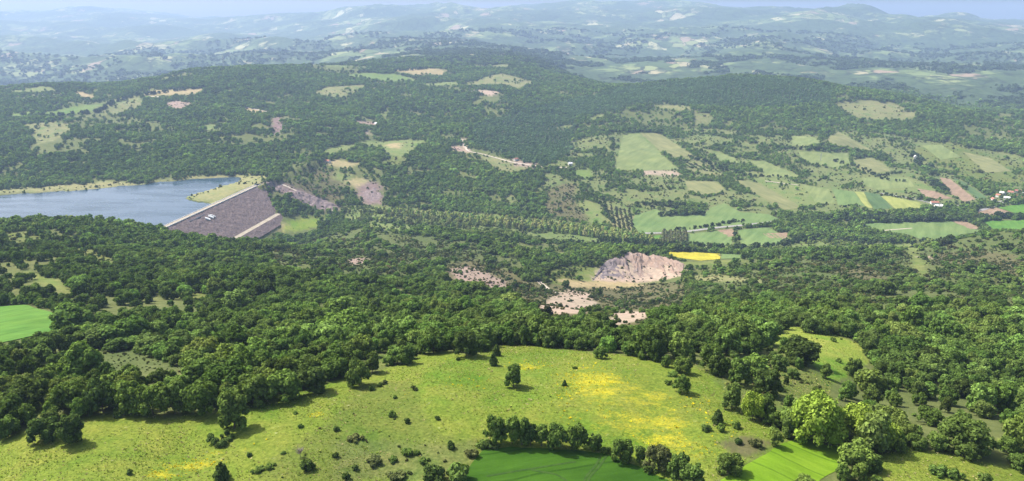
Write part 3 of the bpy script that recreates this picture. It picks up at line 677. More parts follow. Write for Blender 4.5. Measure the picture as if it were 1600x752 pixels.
# ------------------------------------------------------------------ lake
def water_material():
    m, nt, out = nodes_of('lake water')
    P = nd(nt, 'ShaderNodeNewGeometry').outputs['Position']
    n1 = noise(nt, P, 0.25, 4, 0.6)
    mp = nd(nt, 'ShaderNodeMapping'); setin(mp, Scale=(0.006, 0.02, 1)); nt.links.new(P, mp.inputs[0]); n2 = noise(nt, mp.outputs[0], 1.0, 4, 0.6)
    b = surf(nt, out, (0.032, 0.062, 0.090), 0.2, bump(nt, n1, 0.15, 0.2), 0.24)
    rr = nd(nt, 'ShaderNodeMapRange'); setin(rr, **{'From Min': 0.4, 'From Max': 0.65, 'To Min': 0.10, 'To Max': 0.42}); nt.links.new(n2, rr.inputs['Value']); nt.links.new(rr.outputs[0], b.inputs['Roughness'])
    return m
cx, cy_ = lake_poly.mean(0)
LP = lake_poly + (lake_poly - [cx, cy_]) / np.linalg.norm(lake_poly - [cx, cy_], axis=1)[:, None] * 25
me = mesh_from('lake_water', [(x, y, LAKE_Z) for x, y in LP], [range(len(LP))])
bm = bmesh.new(); bm.from_mesh(me); bmesh.ops.triangulate(bm, faces=bm.faces[:]); bmesh.ops.recalc_face_normals(bm, faces=bm.faces[:])
if sum(f.normal.z for f in bm.faces) < 0: bmesh.ops.reverse_faces(bm, faces=bm.faces[:])
bm.to_mesh(me); bm.free()
tag(link('lake_water', me, water_material()), 'blue grey reservoir water behind the dam', None, None, 'structure')

# ------------------------------------------------------------------ dam
dam = link('dam', None); dam.location = (*(D_NEAR + D_T * D_LEN / 2), -318.0)
tag(dam, 'long rockfill dam holding back the lake, with pale crest road and berm', 'dam')
def dam_part(name, offs, ns, no, mat, rough, s0=-25, s1=None, lift=0.0):
    s1 = D_LEN + 14 if s1 is None else s1
    sv = np.linspace(s0, s1, ns); ov = np.linspace(offs[0], offs[1], no)
    SS, OO = np.meshgrid(sv, ov, indexing='ij'); SS = s0 + (SS - s0) * (s1 - 1.15 * np.maximum(OO - 6, 0) - s0) / (s1 - s0)
    X = D_NEAR[0] + D_T[0] * SS + D_N[0] * OO; Y = D_NEAR[1] + D_T[1] * SS + D_N[1] * OO
    Z = dam_z(OO) + lift
    if rough:
        edge = np.minimum(1, np.minimum(OO - offs[0], offs[1] - OO) / 4.0)
        Z = Z + rough * edge * (1.2 * fbm(SS, OO, 11, 91, 3) + 1.0 * fbm(SS, OO, 3.2, 97, 2))
    V = np.stack([X, Y, Z], -1).reshape(-1, 3) - np.array(dam.location)
    i = np.arange(ns - 1)[:, None] * no + np.arange(no - 1)[None, :]
    F = np.stack([i, i + no, i + no + 1, i + 1], -1).reshape(-1, 4)[:, ::-1]
    return link(name, quads_mesh(name, V, F, False), mat, dam)
dam_part('downstream_face', (6, 82), 200, 44, ROCKFILL, 0.9)
dam_part('lower_face', (92, 112), 200, 14, ROCKFILL, 0.9)
dam_part('berm', (82, 92), 120, 4, GRAVEL, 0.1)
dam_part('upstream_face', (-70, -5), 120, 20, ROCKFILL, 0.5)
dam_part('crest_road', (-5, 6), 120, 5, GRAVEL, 0.0)
for nm, o0 in (('parapet', -5.6), ('parapet', 5.4)):
    sv = np.linspace(-20, D_LEN + 8, 60); V = []; F = []
    for k, s in enumerate(sv):
        for o, z in ((o0, -250.3), (o0, -249.1), (o0 + 0.5, -249.1), (o0 + 0.5, -250.3)):
            p = D_NEAR + D_T * s + D_N * o; V.append((p[0], p[1], z))
        if k:
            for c in range(3): F.append(((k - 1) * 4 + c, (k - 1) * 4 + c + 1, k * 4 + c + 1, k * 4 + c))
    link(nm, mesh_from(nm, np.array(V) - np.array(dam.location), F), WHITE_STONE, dam)
# painted letters lying on the rockfill: thick strokes of white stone (along the crest, down the slope)
def stroke(name, pts, w):
    V, F = [], []
    for (s0, o0), (s1, o1) in zip(pts[:-1], pts[1:]):
        d = np.array([s1 - s0, o1 - o0]); d /= np.linalg.norm(d); q = np.array([-d[1], d[0]]) * w / 2; b = len(V)
        for (s, o) in ((s0 - q[0], o0 - q[1]), (s0 + q[0], o0 + q[1]), (s1 + q[0], o1 + q[1]), (s1 - q[0], o1 - q[1])):
            p = D_NEAR + D_T * s + D_N * o
            for dz in (0.6, 2.4): V.append((p[0], p[1], dam_z(o) + dz))
        F += [(b + 1, b + 3, b + 5, b + 7), (b, b + 1, b + 7, b + 6), (b + 2, b + 4, b + 5, b + 3), (b, b + 2, b + 3, b + 1), (b + 4, b + 6, b + 7, b + 5)]
    return link(name, mesh_from(name, np.array(V) - np.array(dam.location), F), WHITE_STONE, dam)
lx, ly = None, None
def dam_so(px, py):
    """pixel on the downstream face -> (along, out) by walking down the line of sight"""
    dx, dy, dz = ray(px, py)
    for Yv in np.linspace(1200, 1900, 2800):
        s_ = Yv / dy; p = np.array([dx * s_, Yv]); z = CAM_Z + dz * s_; o = (p - D_NEAR) @ D_N
        if z < dam_z(o) and o > 0: return (p - D_NEAR) @ D_T, o
    return 150.0, 40.0
q = [dam_so(*p) for p in ((320.5, 341.5), (329, 344.5), (325.5, 338.5), (334, 341.5), (331, 337.6), (337, 340.2))]
stroke('letter', [q[0], q[1]], 5.0); stroke('letter', [q[2], q[3]], 5.0); stroke('letter', [q[2], q[4], q[5]], 2.6)

# ------------------------------------------------------------------ quarry face
def rock_material():
    m, nt, out = nodes_of('quarry rock')
    P = nd(nt, 'ShaderNodeNewGeometry').outputs['Position']
    mp = nd(nt, 'ShaderNodeMapping'); setin(mp, Scale=(1, 1, 0.35), Rotation=(0.2, 0.5, 0)); nt.links.new(P, mp.inputs[0])
    a = noise(nt, mp.outputs[0], 0.05, 5, 0.6); b_ = noise(nt, mp.outputs[0], 0.18, 6, 0.7)
    sx = nd(nt, 'ShaderNodeSeparateXYZ'); nt.links.new(P, sx.inputs[0]); east = ramp(nt, mathn(nt, 'ADD', sx.outputs[0], mathn(nt, 'MULTIPLY', a, 110)), 205, 265); c = mixc(nt, east, (0.135, 0.115, 0.125), (0.25, 0.178, 0.135)); c = mixc(nt, ramp(nt, b_, 0.45, 0.75), c, (0.27, 0.225, 0.195))
    surf(nt, out, c, 0.95, bump(nt, b_, 1.0, 1.5)); return m
QROCK = rock_material()
def quarry():
    foot = [(922,441),(935,436),(950,438),(975,438),(1000,440),(1025,439),(1045,434),(1066,431)]
    brow = [(935,424),(947,410),(965,402),(985,397),(1005,399),(1030,404),(1050,408),(1068,413)]
    A_ = line_px(foot, 3); B_ = line_px(brow, 3)
    m = 150; k = 56
    rs = lambda L: np.stack([np.interp(np.linspace(0, 1, m), np.linspace(0, 1, len(L)), L[:, c]) for c in (0, 1)], -1)
    A_, B_ = rs(A_), rs(B_)
    T = np.linspace(-0.06, 1.15, k)[None, :, None]
    XY = A_[:, None, :] * (1 - T) + B_[:, None, :] * T
    z = hq(XY[..., 0], XY[..., 1]); u = np.broadcast_to(np.linspace(0, 1, m)[:, None], z.shape); t = np.broadcast_to(T[..., 0], z.shape)
    # scree apron, then broken steep ledges up to a ragged brow
    jag = 0.12 * fbm(u * 130, t * 20, 14, 51, 3)
    prof = np.interp(t + jag, [-0.06, 0.0, 0.22, 0.42, 0.50, 0.62, 0.68, 0.86, 0.96, 1.15], [-1, -0.4, 0.1, 0.3, 1.8, 2.1, 4.0, 4.4, 3.2, -1.5]) * np.sin(np.pi * np.clip(u * 0.94 + 0.03, 0, 1)) ** 0.5
    inner = sstep(0.0, 0.1, u) * sstep(1.0, 0.9, u) * sstep(-0.02, 0.15, t) * sstep(1.14, 1.0, t)
    gu = u * 150 + t * 42 + 14 * fbm(u * 150, t * 60, 40, 52, 2)      # grooves run down the face, slanted and wandering
    rg = 1 - np.abs(fbm(gu, t * 30, 17, 55, 4)) * 2.2; rg2 = 1 - np.abs(fbm(gu, t * 45, 6, 57, 3)) * 2.0; bl = np.round(fbm(gu, t * 60, 9, 59, 2) * 3) / 3
    steep = sstep(0.15, 0.5, t)
    z = z + prof + inner * ((3.4 * (rg - 0.55) * (0.5 + 0.9 * vnoise(u * 7, t * 3, 5)) + 1.6 * (rg2 - 0.5)) * (0.35 + steep) + 1.3 * bl * steep)
    V = np.concatenate([XY, z[..., None]], -1).reshape(-1, 3); i = np.arange(m - 1)[:, None] * k + np.arange(k - 1)[None, :]
    F = np.stack([i, i + k, i + k + 1, i + 1], -1).reshape(-1, 4)
    tag(link('quarry_face', quads_mesh('quarry_face', V, F), QROCK), 'craggy brown and grey quarry face cut into the hillside', None, None, 'structure')
quarry()
def crag(px0, px1, hgt, seed, label):
    L = line_px(px0, 3); B_ = line_px(px1, 3); m, k = 60, 16
    rs = lambda L: np.stack([np.interp(np.linspace(0, 1, m), np.linspace(0, 1, len(L)), L[:, c]) for c in (0, 1)], -1)
    L, B_ = rs(L), rs(B_); T = np.linspace(0, 1, k)[None, :, None]; XY = L[:, None] * (1 - T) + B_[:, None] * T
    u = np.linspace(0, 1, m)[:, None]; t = T[..., 0]
    z = hq(XY[..., 0], XY[..., 1]) - 1.5 + np.sin(np.pi * t) * np.sin(np.pi * u) ** 0.5 * (hgt * 0.5 + hgt * np.abs(fbm(XY[..., 0], XY[..., 1], 18, seed, 4)) * 2.4)
    V = np.concatenate([XY, z[..., None]], -1).reshape(-1, 3); i = np.arange(m - 1)[:, None] * k + np.arange(k - 1)[None, :]
    tag(link('rock_outcrop', quads_mesh('rock_outcrop', V, np.stack([i, i + k, i + k + 1, i + 1], -1).reshape(-1, 4)), DARKROCK), label, None, None, 'structure')
DARKROCK = simple('dark rock', (0.10, 0.08, 0.085), (0.24, 0.185, 0.17), 0.12, bs=1.0, bd=1.5)
crag([(450,310),(480,322),(505,330),(530,331)], [(440,292),(475,298),(510,312),(535,324)], 5, 71, 'purple brown rock cutting beside the dam spillway')
crag([(412,293),(430,299),(446,302)], [(415,284),(432,284),(448,290)], 4, 73, 'rusty rock outcrop at the far end of the dam')
crag([(560,312),(580,320),(600,318)], [(562,296),(584,290),(598,296)], 3, 75, 'dark stony slope left of the central wood')

# ------------------------------------------------------------------ trees: prototypes
ICO = {}
def ico(sub):
    if sub not in ICO:
        bm = bmesh.new(); bmesh.ops.create_icosphere(bm, subdivisions=sub, radius=1.0)
        ICO[sub] = (np.array([v.co for v in bm.verts]), np.array([[v.index for v in f.verts] for f in bm.faces])); bm.free()
    return ICO[sub]
def rand_dirs(r_, k):
    d = r_.normal(size=(k, 3)); return d / np.linalg.norm(d, axis=1)[:, None]
def crown_mesh(name, seed, lobes, nleaf, leaf, core=0.76, core_sub=1, up=0.35):
    """leaf-sized faces spread over overlapping lobes; lobes = (k,4) centres and radii (+ optional z squash)"""
    r_ = np.random.default_rng(seed)
    lobes = np.asarray(lobes, float); w = lobes[:, 3] ** 2; pick = r_.choice(len(lobes), nleaf, p=w / w.sum())
    d = rand_dirs(r_, nleaf); d[:, 2] = np.where((d[:, 2] < -0.3) & (r_.random(nleaf) < 0.6), -d[:, 2], d[:, 2])
    rad = lobes[pick, 3] * (0.74 + 0.42 * r_.random(nleaf) ** 1.3)
    C = lobes[pick, :3] + d * rad[:, None]
    # keep only leaves near the outside of the whole crown
    inside = np.zeros(nleaf, bool)
    for L in lobes: inside |= (np.linalg.norm(C - L[:3], axis=1) < L[3] * 0.70)
    keep = ~inside; C = C[keep]; d = d[keep]; m = len(C)
    nrm = d + r_.normal(size=(m, 3)) * 0.50 + np.array([0, 0, up]); nrm /= np.linalg.norm(nrm, axis=1)[:, None]
    a = np.cross(nrm, rand_dirs(r_, m)); a /= np.linalg.norm(a, axis=1)[:, None] + 1e-9; b = np.cross(nrm, a)
    sz = leaf * (0.55 + 0.9 * r_.random(m))[:, None]
    fold = nrm * sz * 0.25
    V = np.stack([C - a * sz - b * sz * 0.55 - fold, C + a * sz * 0.4 - b * sz * 0.75 + fold * 0.5, C + a * sz + b * sz * 0.5 - fold, C - a * sz * 0.45 + b * sz * 0.8 + fold * 0.5], 1).reshape(-1, 3)
    sh = np.repeat(r_.random(m), 4)
    Q = np.arange(m * 4).reshape(-1, 4)
    iv, if_ = ico(core_sub); CV, CF, base = [], [], len(V)
    for L in lobes:
        jit = 1 + 0.18 * (r_.random(len(iv)) - 0.5)
        CV.append(L[:3] + iv * jit[:, None] * L[3] * core); CF.append(if_ + base); base += len(iv)
    CVv = np.concatenate(CV); CFf = np.concatenate(CF)
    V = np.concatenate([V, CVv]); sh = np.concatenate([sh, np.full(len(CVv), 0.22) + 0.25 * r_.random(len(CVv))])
    me = bpy.data.meshes.new(name)
    me.vertices.add(len(V)); me.vertices.foreach_set('co', V.astype(np.float32).ravel())
    loops = np.concatenate([Q.ravel(), CFf.ravel()]).astype(np.int32); starts = np.concatenate([np.arange(m) * 4, m * 4 + np.arange(len(CFf)) * 3]).astype(np.int32)
    me.loops.add(len(loops)); me.loops.foreach_set('vertex_index', loops); me.polygons.add(len(starts)); me.polygons.foreach_set('loop_start', starts)
    me.update(calc_edges=True)
    at = me.attributes.new('leaf_shade', 'FLOAT', 'POINT'); at.data.foreach_set('value', sh.astype(np.float32))
    me.materials.append(LEAF); return me
def tube(V, F, pts, radii, sides=6):
    pts = np.asarray(pts, float); b0 = len(V)
    for i, p in enumerate(pts):
        t = pts[min(i + 1, len(pts) - 1)] - pts[max(i - 1, 0)]; t /= np.linalg.norm(t) + 1e-9
        a = np.cross(t, [0.31, 0.95, 0.1]); a /= np.linalg.norm(a); b = np.cross(t, a)
        for k in range(sides):
            an = 2 * math.pi * k / sides; V.append(p + (a * math.cos(an) + b * math.sin(an)) * radii[i])
        if i:
            for k in range(sides):
                k2 = (k + 1) % sides; F.append((b0 + (i - 1) * sides + k, b0 + (i - 1) * sides + k2, b0 + i * sides + k2, b0 + i * sides + k))
def trunk_mesh(name, seed, lobes, h0, r0):
    r_ = np.random.default_rng(seed); V, F = [], []
    top = np.array([0, 0, h0]); tube(V, F, [(0, 0, -0.06), (0.01, 0, h0 * 0.5), top, top + [0, 0, 0.2]], [r0 * 1.5, r0, r0 * 0.8, r0 * 0.3])
    for L in np.asarray(lobes)[:7]:
        mid = top * 0.55 + L[:3] * 0.45 + r_.normal(size=3) * 0.02; tube(V, F, [top * 0.85, mid, L[:3]], [r0 * 0.55, r0 * 0.35, r0 * 0.1], 5)
    me = mesh_from(name, V, F, True); me.materials.append(BARK); return me
# all prototypes have height 1; width as given
def round_lobes(seed, width, nl, z0=0.02, spread=0.62):
    r_ = np.random.default_rng(seed); out = [(0, 0, 0.58, 0.30 * max(width, 0.8))]
    for k in range(nl):
        a = 2.39996 * k + r_.random() * 0.7; h = z0 + 0.16 + (0.86 - z0 - 0.16) * ((k + 0.5) / nl) ** 0.85
        f = math.sqrt(max(0.05, 1 - ((h - 0.48) / 0.52) ** 2)); rr = (0.095 + 0.125 * r_.random() ** 1.3) * (0.75 + 0.35 * width)
        d = max(0, width / 2 * f - rr * 0.75) * (0.7 + 0.62 * r_.random())
        out.append((d * math.cos(a), d * math.sin(a), min(h * (0.92 + 0.16 * r_.random()), 1.02 - rr * 0.8), rr))
    return np.array(out)
def cone_lobes(seed, width, nl):
    r_ = np.random.default_rng(seed); out = []
    for k in range(nl):
        h = 0.12 + 0.80 * k / nl; w_ = width / 2 * (1 - h) ** 0.8 + 0.03; a = 2.4 * k + r_.random(); rr = w_ * 0.55 + 0.03
        out.append((w_ * 0.5 * math.cos(a), w_ * 0.5 * math.sin(a), h, rr))
    out.append((0, 0, 0.93, 0.05)); return np.array(out)
def poplar_lobes(seed, width, nl):
    r_ = np.random.default_rng(seed); out = []
    for k in range(nl):
        h = 0.16 + 0.76 * k / nl; w_ = width / 2 * math.sin(math.pi * min(1, (h + 0.12))) ** 0.6; a = 2.4 * k + r_.random(); rr = w_ * 0.62 + 0.02
        out.append((w_ * 0.4 * math.cos(a), w_ * 0.4 * math.sin(a), h, rr))
    return np.array(out)
def bush_lobes(seed, width, nl):
    r_ = np.random.default_rng(seed); out = []
    for k in range(nl):
        a = r_.random() * 6.28; d = width / 2 * math.sqrt(r_.random()) * 0.75; rr = 0.16 + 0.22 * r_.random(); h = 0.16 + 0.5 * r_.random() * (1 - d / width)
        out.append((d * math.cos(a), d * math.sin(a), h, rr))
    return np.array(out)
PROTO = {}
def proto(key, lobes, seed, nleaf, leaf, h0=0.22, r0=0.022, core=0.75, core_sub=1):
    PROTO[key] = (crown_mesh('crown_' + key, seed, lobes, nleaf, leaf, core, core_sub), trunk_mesh('trunk_' + key, seed + 1, lobes, h0, r0))
for k, (w_, nl) in enumerate(((0.95, 15), (1.08, 17), (0.82, 14), (1.2, 18), (0.9, 16))):
    proto('oak%d' % k, round_lobes(100 + k, w_, nl), 200 + k, 3000, 0.042)
proto('wide0', round_lobes(131, 1.18, 30, 0.12), 231, 6500, 0.030, r0=0.03, core=0.72); proto('wide1', round_lobes(133, 1.15, 26, 0.12), 233, 5200, 0.034, core=0.72)
proto('cone0', cone_lobes(141, 0.62, 14), 241, 1800, 0.045, 0.1); proto('cone1', cone_lobes(143, 0.8, 13), 243, 1800, 0.048, 0.1)
proto('tall0', round_lobes(151, 0.62, 14, 0.08), 251, 2400, 0.042); proto('tall1', round_lobes(153, 0.7, 15, 0.08), 253, 2400, 0.042)
for k, (w_, nl) in enumerate(((1.5, 11), (2.0, 14), (1.25, 9))): proto('bush%d' % k, bush_lobes(160 + k, w_, nl), 260 + k, 1300, 0.085, 0.15, 0.03)
proto('bank', bush_lobes(171, 3.6, 16), 271, 2000, 0.09, 0.12, 0.03)
LODS = {}
for k, (w_, nl) in enumerate(((0.98, 9), (1.15, 10), (0.85, 8), (1.05, 10))): LODS['far_oak%d' % k] = crown_mesh('far_oak%d' % k, 300 + k, round_lobes(310 + k, w_, nl, 0.05), 420, 0.085, 0.86)
LODS['far_pine0'] = crown_mesh('far_pine0', 330, cone_lobes(331, 0.75, 8), 260, 0.09, 0.9); LODS['far_pine1'] = crown_mesh('far_pine1', 332, round_lobes(333, 0.8, 7, 0.05), 260, 0.09, 0.9)
LODS['far_poplar0'] = crown_mesh('far_poplar0', 340, poplar_lobes(341, 0.42, 9), 420, 0.05, 0.85); LODS['far_poplar1'] = crown_mesh('far_poplar1', 342, poplar_lobes(343, 0.5, 9), 420, 0.055, 0.85)
LODS['far_bush'] = crown_mesh('far_bush', 350, bush_lobes(351, 1.5, 5), 130, 0.17, 0.9)

# ------------------------------------------------------------------ trees: single ones
OAK = (0.104, 0.168, 0.038); DARKOAK = (0.070, 0.116, 0.030); MID = (0.122, 0.190, 0.040); PALE = (0.21, 0.31, 0.045); LIGHT = (0.140, 0.205, 0.045); OLIVE = (0.105, 0.13, 0.048)
placed = []     # x, y, radius of what already stands
def plant(name, key, x, y, h, width=1.0, tint=OAK, label='', cat='tree', group=None, trunk=True, rot=None):
    e = link(name, None); e.location = (x, y, float(hq(x, y)) - 0.03 * h); e.rotation_euler[2] = random.random() * 6.28 if rot is None else rot
    e.scale = (h * width, h * width, h); tag(e, label, cat, group)
    cm, tm = PROTO[key]; c = link('crown' if cat == 'tree' else 'foliage', cm, None, e); jg = 0.9 + 0.2 * random.random(); j = [jg * (1.0 + 0.1 * random.random()), jg, jg * (0.9 + 0.1 * random.random())]
    c['tint'] = [tint[0] * j[0], tint[1] * j[1], tint[2] * j[2]]
    link('trunk' if cat == 'tree' else 'stems', tm, None, e)
    placed.append((x, y, h * 0.42 * width)); return e
def plant_px(name, key, px, py, hpx, wpx, tint, label, cat='tree', group=None, rot=None):
    X, Y = ground_at([px], [py]); x, y = X[0], Y[0]; z = float(hq(x, y)); depth = y * CP + (CAM_Z - z) * SP
    h = hpx * depth / FPX / 0.88; w_ = wpx * depth / FPX
    lw = {'oak0': .95, 'oak1': 1.08, 'oak2': .82, 'oak3': 1.2, 'oak4': .9, 'wide0': 1.18, 'wide1': 1.15, 'cone0': .62, 'cone1': .8, 'tall0': .62, 'tall1': .7, 'bush0': 1.5, 'bush1': 2.0, 'bush2': 1.25, 'bank': 3.4}[key]
    return plant(name, key, x, y, h, max(0.6, min(1.6, w_ / (h * lw))), tint, label, cat, group, rot=rot)
EDGE = 'trees along the front edge of the left wood'; HEDGE = 'trees of the hedgerow above the cereal field'
T = [
 ('oak2',367,669,52,43,OAK,'tall rounded tree standing clear of the left wood, shadow to its right',None),
 ('oak1',69,687,34,44,DARKOAK,'squat dark round tree on the meadow at the left wood edge',None),
 ('oak0',13,682,32,32,OAK,'round tree at the left border of the photo beside the meadow',None),
 ('oak3',37,664,30,36,OAK,'broad tree behind the squat dark one at the left border',None),
 ('oak4',112,692,42,36,DARKOAK,'dark tree alone on the lower left meadow',None),
 ('oak3',112,643,42,54,OAK,'broad domed tree at the left end of the wood front',EDGE),
 ('oak1',161,644,47,47,DARKOAK,'dark domed tree second from the left along the wood front',EDGE),
 ('oak4',208,646,46,40,MID,'mid green tree third along the wood front',EDGE),
 ('oak0',240,648,50,45,MID,'tall domed tree fourth along the wood front',EDGE),
 ('oak2',273,646,48,40,OAK,'narrow domed tree fifth along the wood front',EDGE),
 ('oak3',318,646,46,56,OAK,'broad tree sixth along the wood front, just left of the isolated one',EDGE),
 ('oak1',395,631,42,56,OAK,'broad dark tree behind the isolated tree on the wood front',EDGE),
 ('oak0',445,625,46,50,MID,'bushy tree near the right end of the wood front',EDGE),
 ('oak2',489,613,36,40,DARKOAK,'last dark tree at the right end of the wood front, deep shadow beside it',EDGE),
 ('oak0',425,612,36,36,LIGHT,'lighter green tree behind the right end of the wood front',EDGE),
 ('oak3',729,557,36,40,DARKOAK,'big dark oak on the top edge of the meadow',None),
 ('oak1',677,551,34,42,OAK,'broad oak left of the big dark one on the top meadow edge',None),
 ('cone0',776,556,18,13,DARKOAK,'upper of two small dark conical trees on the top meadow',None),
 ('cone1',771,571,20,15,DARKOAK,'lower of two small dark conical trees on the top meadow',None),
 ('oak2',802,604,31,26,OAK,'lone round tree in the middle of the meadow',None),
 ('oak4',635,569,28,23,OAK,'upright tree at the upper left corner of the meadow',None),
 ('oak1',561,602,36,35,OAK,'round tree at the left end of the upper meadow bank',None),
 ('oak0',938,560,18,19,OAK,'small round tree on the far meadow edge, right of centre',None),
 ('oak2',1022,564,32,22,DARKOAK,'upright dark tree at the right end of the far meadow edge',None),
 ('oak4',1040,573,16,14,OAK,'small tree beside the upright dark tree on the far meadow edge',None),
 ('oak0',1066,582,24,26,OAK,'round tree where the meadow turns down to the right slope',None),
 ('oak1',1064,613,26,24,OAK,'dark tree below the meadow shoulder on the right',None),
 ('oak3',774,693,40,33,OAK,'first broad tree at the left end of the hedgerow',HEDGE),
 ('tall1',800,693,43,26,MID,'tallest narrow tree of the hedgerow, second from its left end',HEDGE),
 ('oak2',815,695,41,25,OAK,'third hedgerow tree from the left',HEDGE),
 ('tall1',829,696,34,21,DARKOAK,'fourth hedgerow tree from the left, dark and narrow',HEDGE),
 ('tall0',846,697,34,20,OAK,'fifth hedgerow tree from the left, slim',HEDGE),
 ('oak1',871,699,34,34,OAK,'sixth hedgerow tree from the left, broad crown',HEDGE),
 ('oak0',901,701,40,29,OAK,'seventh hedgerow tree from the left, tall and rounded',HEDGE),
 ('oak4',929,703,24,21,MID,'small last tree of the left hedgerow before the gap',HEDGE),
 ('oak1',970,718,32,33,OAK,'broad tree just right of the hedgerow gap',HEDGE),
 ('tall0',1000,724,28,16,OAK,'slim little tree right of the hedgerow gap',HEDGE),
 ('oak3',1028,735,36,42,OLIVE,'wide olive green tree in the right hedgerow',HEDGE),
 ('oak0',1061,750,42,34,OAK,'tree at the lower right end of the hedgerow',HEDGE),
 ('oak4',1082,760,34,34,OAK,'tree at the bottom border between the two green fields',None),
 ('wide0',1273,692,70,76,PALE,'huge pale green spreading tree at the top of the lime green field',None),
 ('wide1',1337,688,50,56,PALE,'pale green tree right of the huge one',None),
 ('wide1',1368,696,40,56,PALE,'broad low pale green tree, third of the pale trees',None),
 ('wide1',1392,676,36,42,LIGHT,'light green tree behind the broad low pale one',None),
 ('wide1',1176,655,40,30,PALE,'slender pale yellow green tree at the right edge of the meadow',None),
 ('cone1',1121,661,22,19,DARKOAK,'small dark pointed tree on the right side of the meadow',None),
 ('oak2',1143,639,36,29,OAK,'upright tree below the right meadow shoulder',None),
 ('oak1',1197,617,38,40,DARKOAK,'big dark tree on the right slope above the pale slender one',None),
 ('oak2',1156,600,37,31,OAK,'tree higher up on the right slope',None),
 ('oak3',1111,579,38,38,OAK,'broad tree at the upper left of the right slope',None),
 ('oak3',1152,545,42,50,OAK,'large dark crown at the top of the right slope',None),
 ('oak0',1210,528,20,16,OAK,'small tree at the upper left corner of the open slope',None),
 ('oak4',1250,538,11,11,OAK,'tiny lone tree inside the open slope',None),
 ('oak1',1268,520,22,30,DARKOAK,'dark clump at the top of the open slope',None),('oak1',1284,521,20,30,OAK,'right half of the dark clump topping the open slope',None),
 ('oak4',1332,588,26,23,OAK,'tree at the lower right corner of the open slope',None),
 ('oak2',1290,591,20,16,OAK,'small tree at the lower tip of the open slope',None),
 ('oak0',1575,708,26,26,OAK,'round tree by the small bright meadow at the right border',None),
 ('oak1',1592,731,22,34,OAK,'low broad tree at the right border above the pale meadow',None),
 ('oak4',1364,736,24,26,OAK,'round tree between the lime field and the pale meadow',None),('oak0',1350,716,20,22,OAK,'small tree at the right corner of the lime green field',None),
 ('oak2',1341,754,28,22,MID,'mid green tree at the bottom border right of the lime field',None),('oak4',1316,750,22,20,OAK,'small tree at the bottom right corner of the lime field',None),
 ('oak1',1137,737,28,40,OAK,'dark bushy tree at the left corner of the lime green field',None),
 ('tall1',1212,697,24,18,LIGHT,'slim light green tree left of the huge pale one',None),('oak2',1232,682,34,26,OAK,'dark tree tucked against the left of the huge pale one',None),
 ('cone1',347,750,29,26,DARKOAK,'small dark cone shaped tree at the bottom edge of the left meadow',None),
 ('oak3',1400,706,20,28,OAK,'tree below the pale trees on the pale meadow edge',None),('oak1',1430,699,20,30,OAK,'broad tree on the upper edge of the pale meadow',None),('oak0',1462,702,26,30,MID,'mid green tree on the upper edge of the pale meadow',None),('oak3',1505,714,24,40,OAK,'broad low tree on the pale meadow edge near the right border',None),
]
for key, px, py, h_, w_, tint, lab, grp in T: plant_px('tree', key, px, py, h_, w_, tint, lab, 'tree', grp)
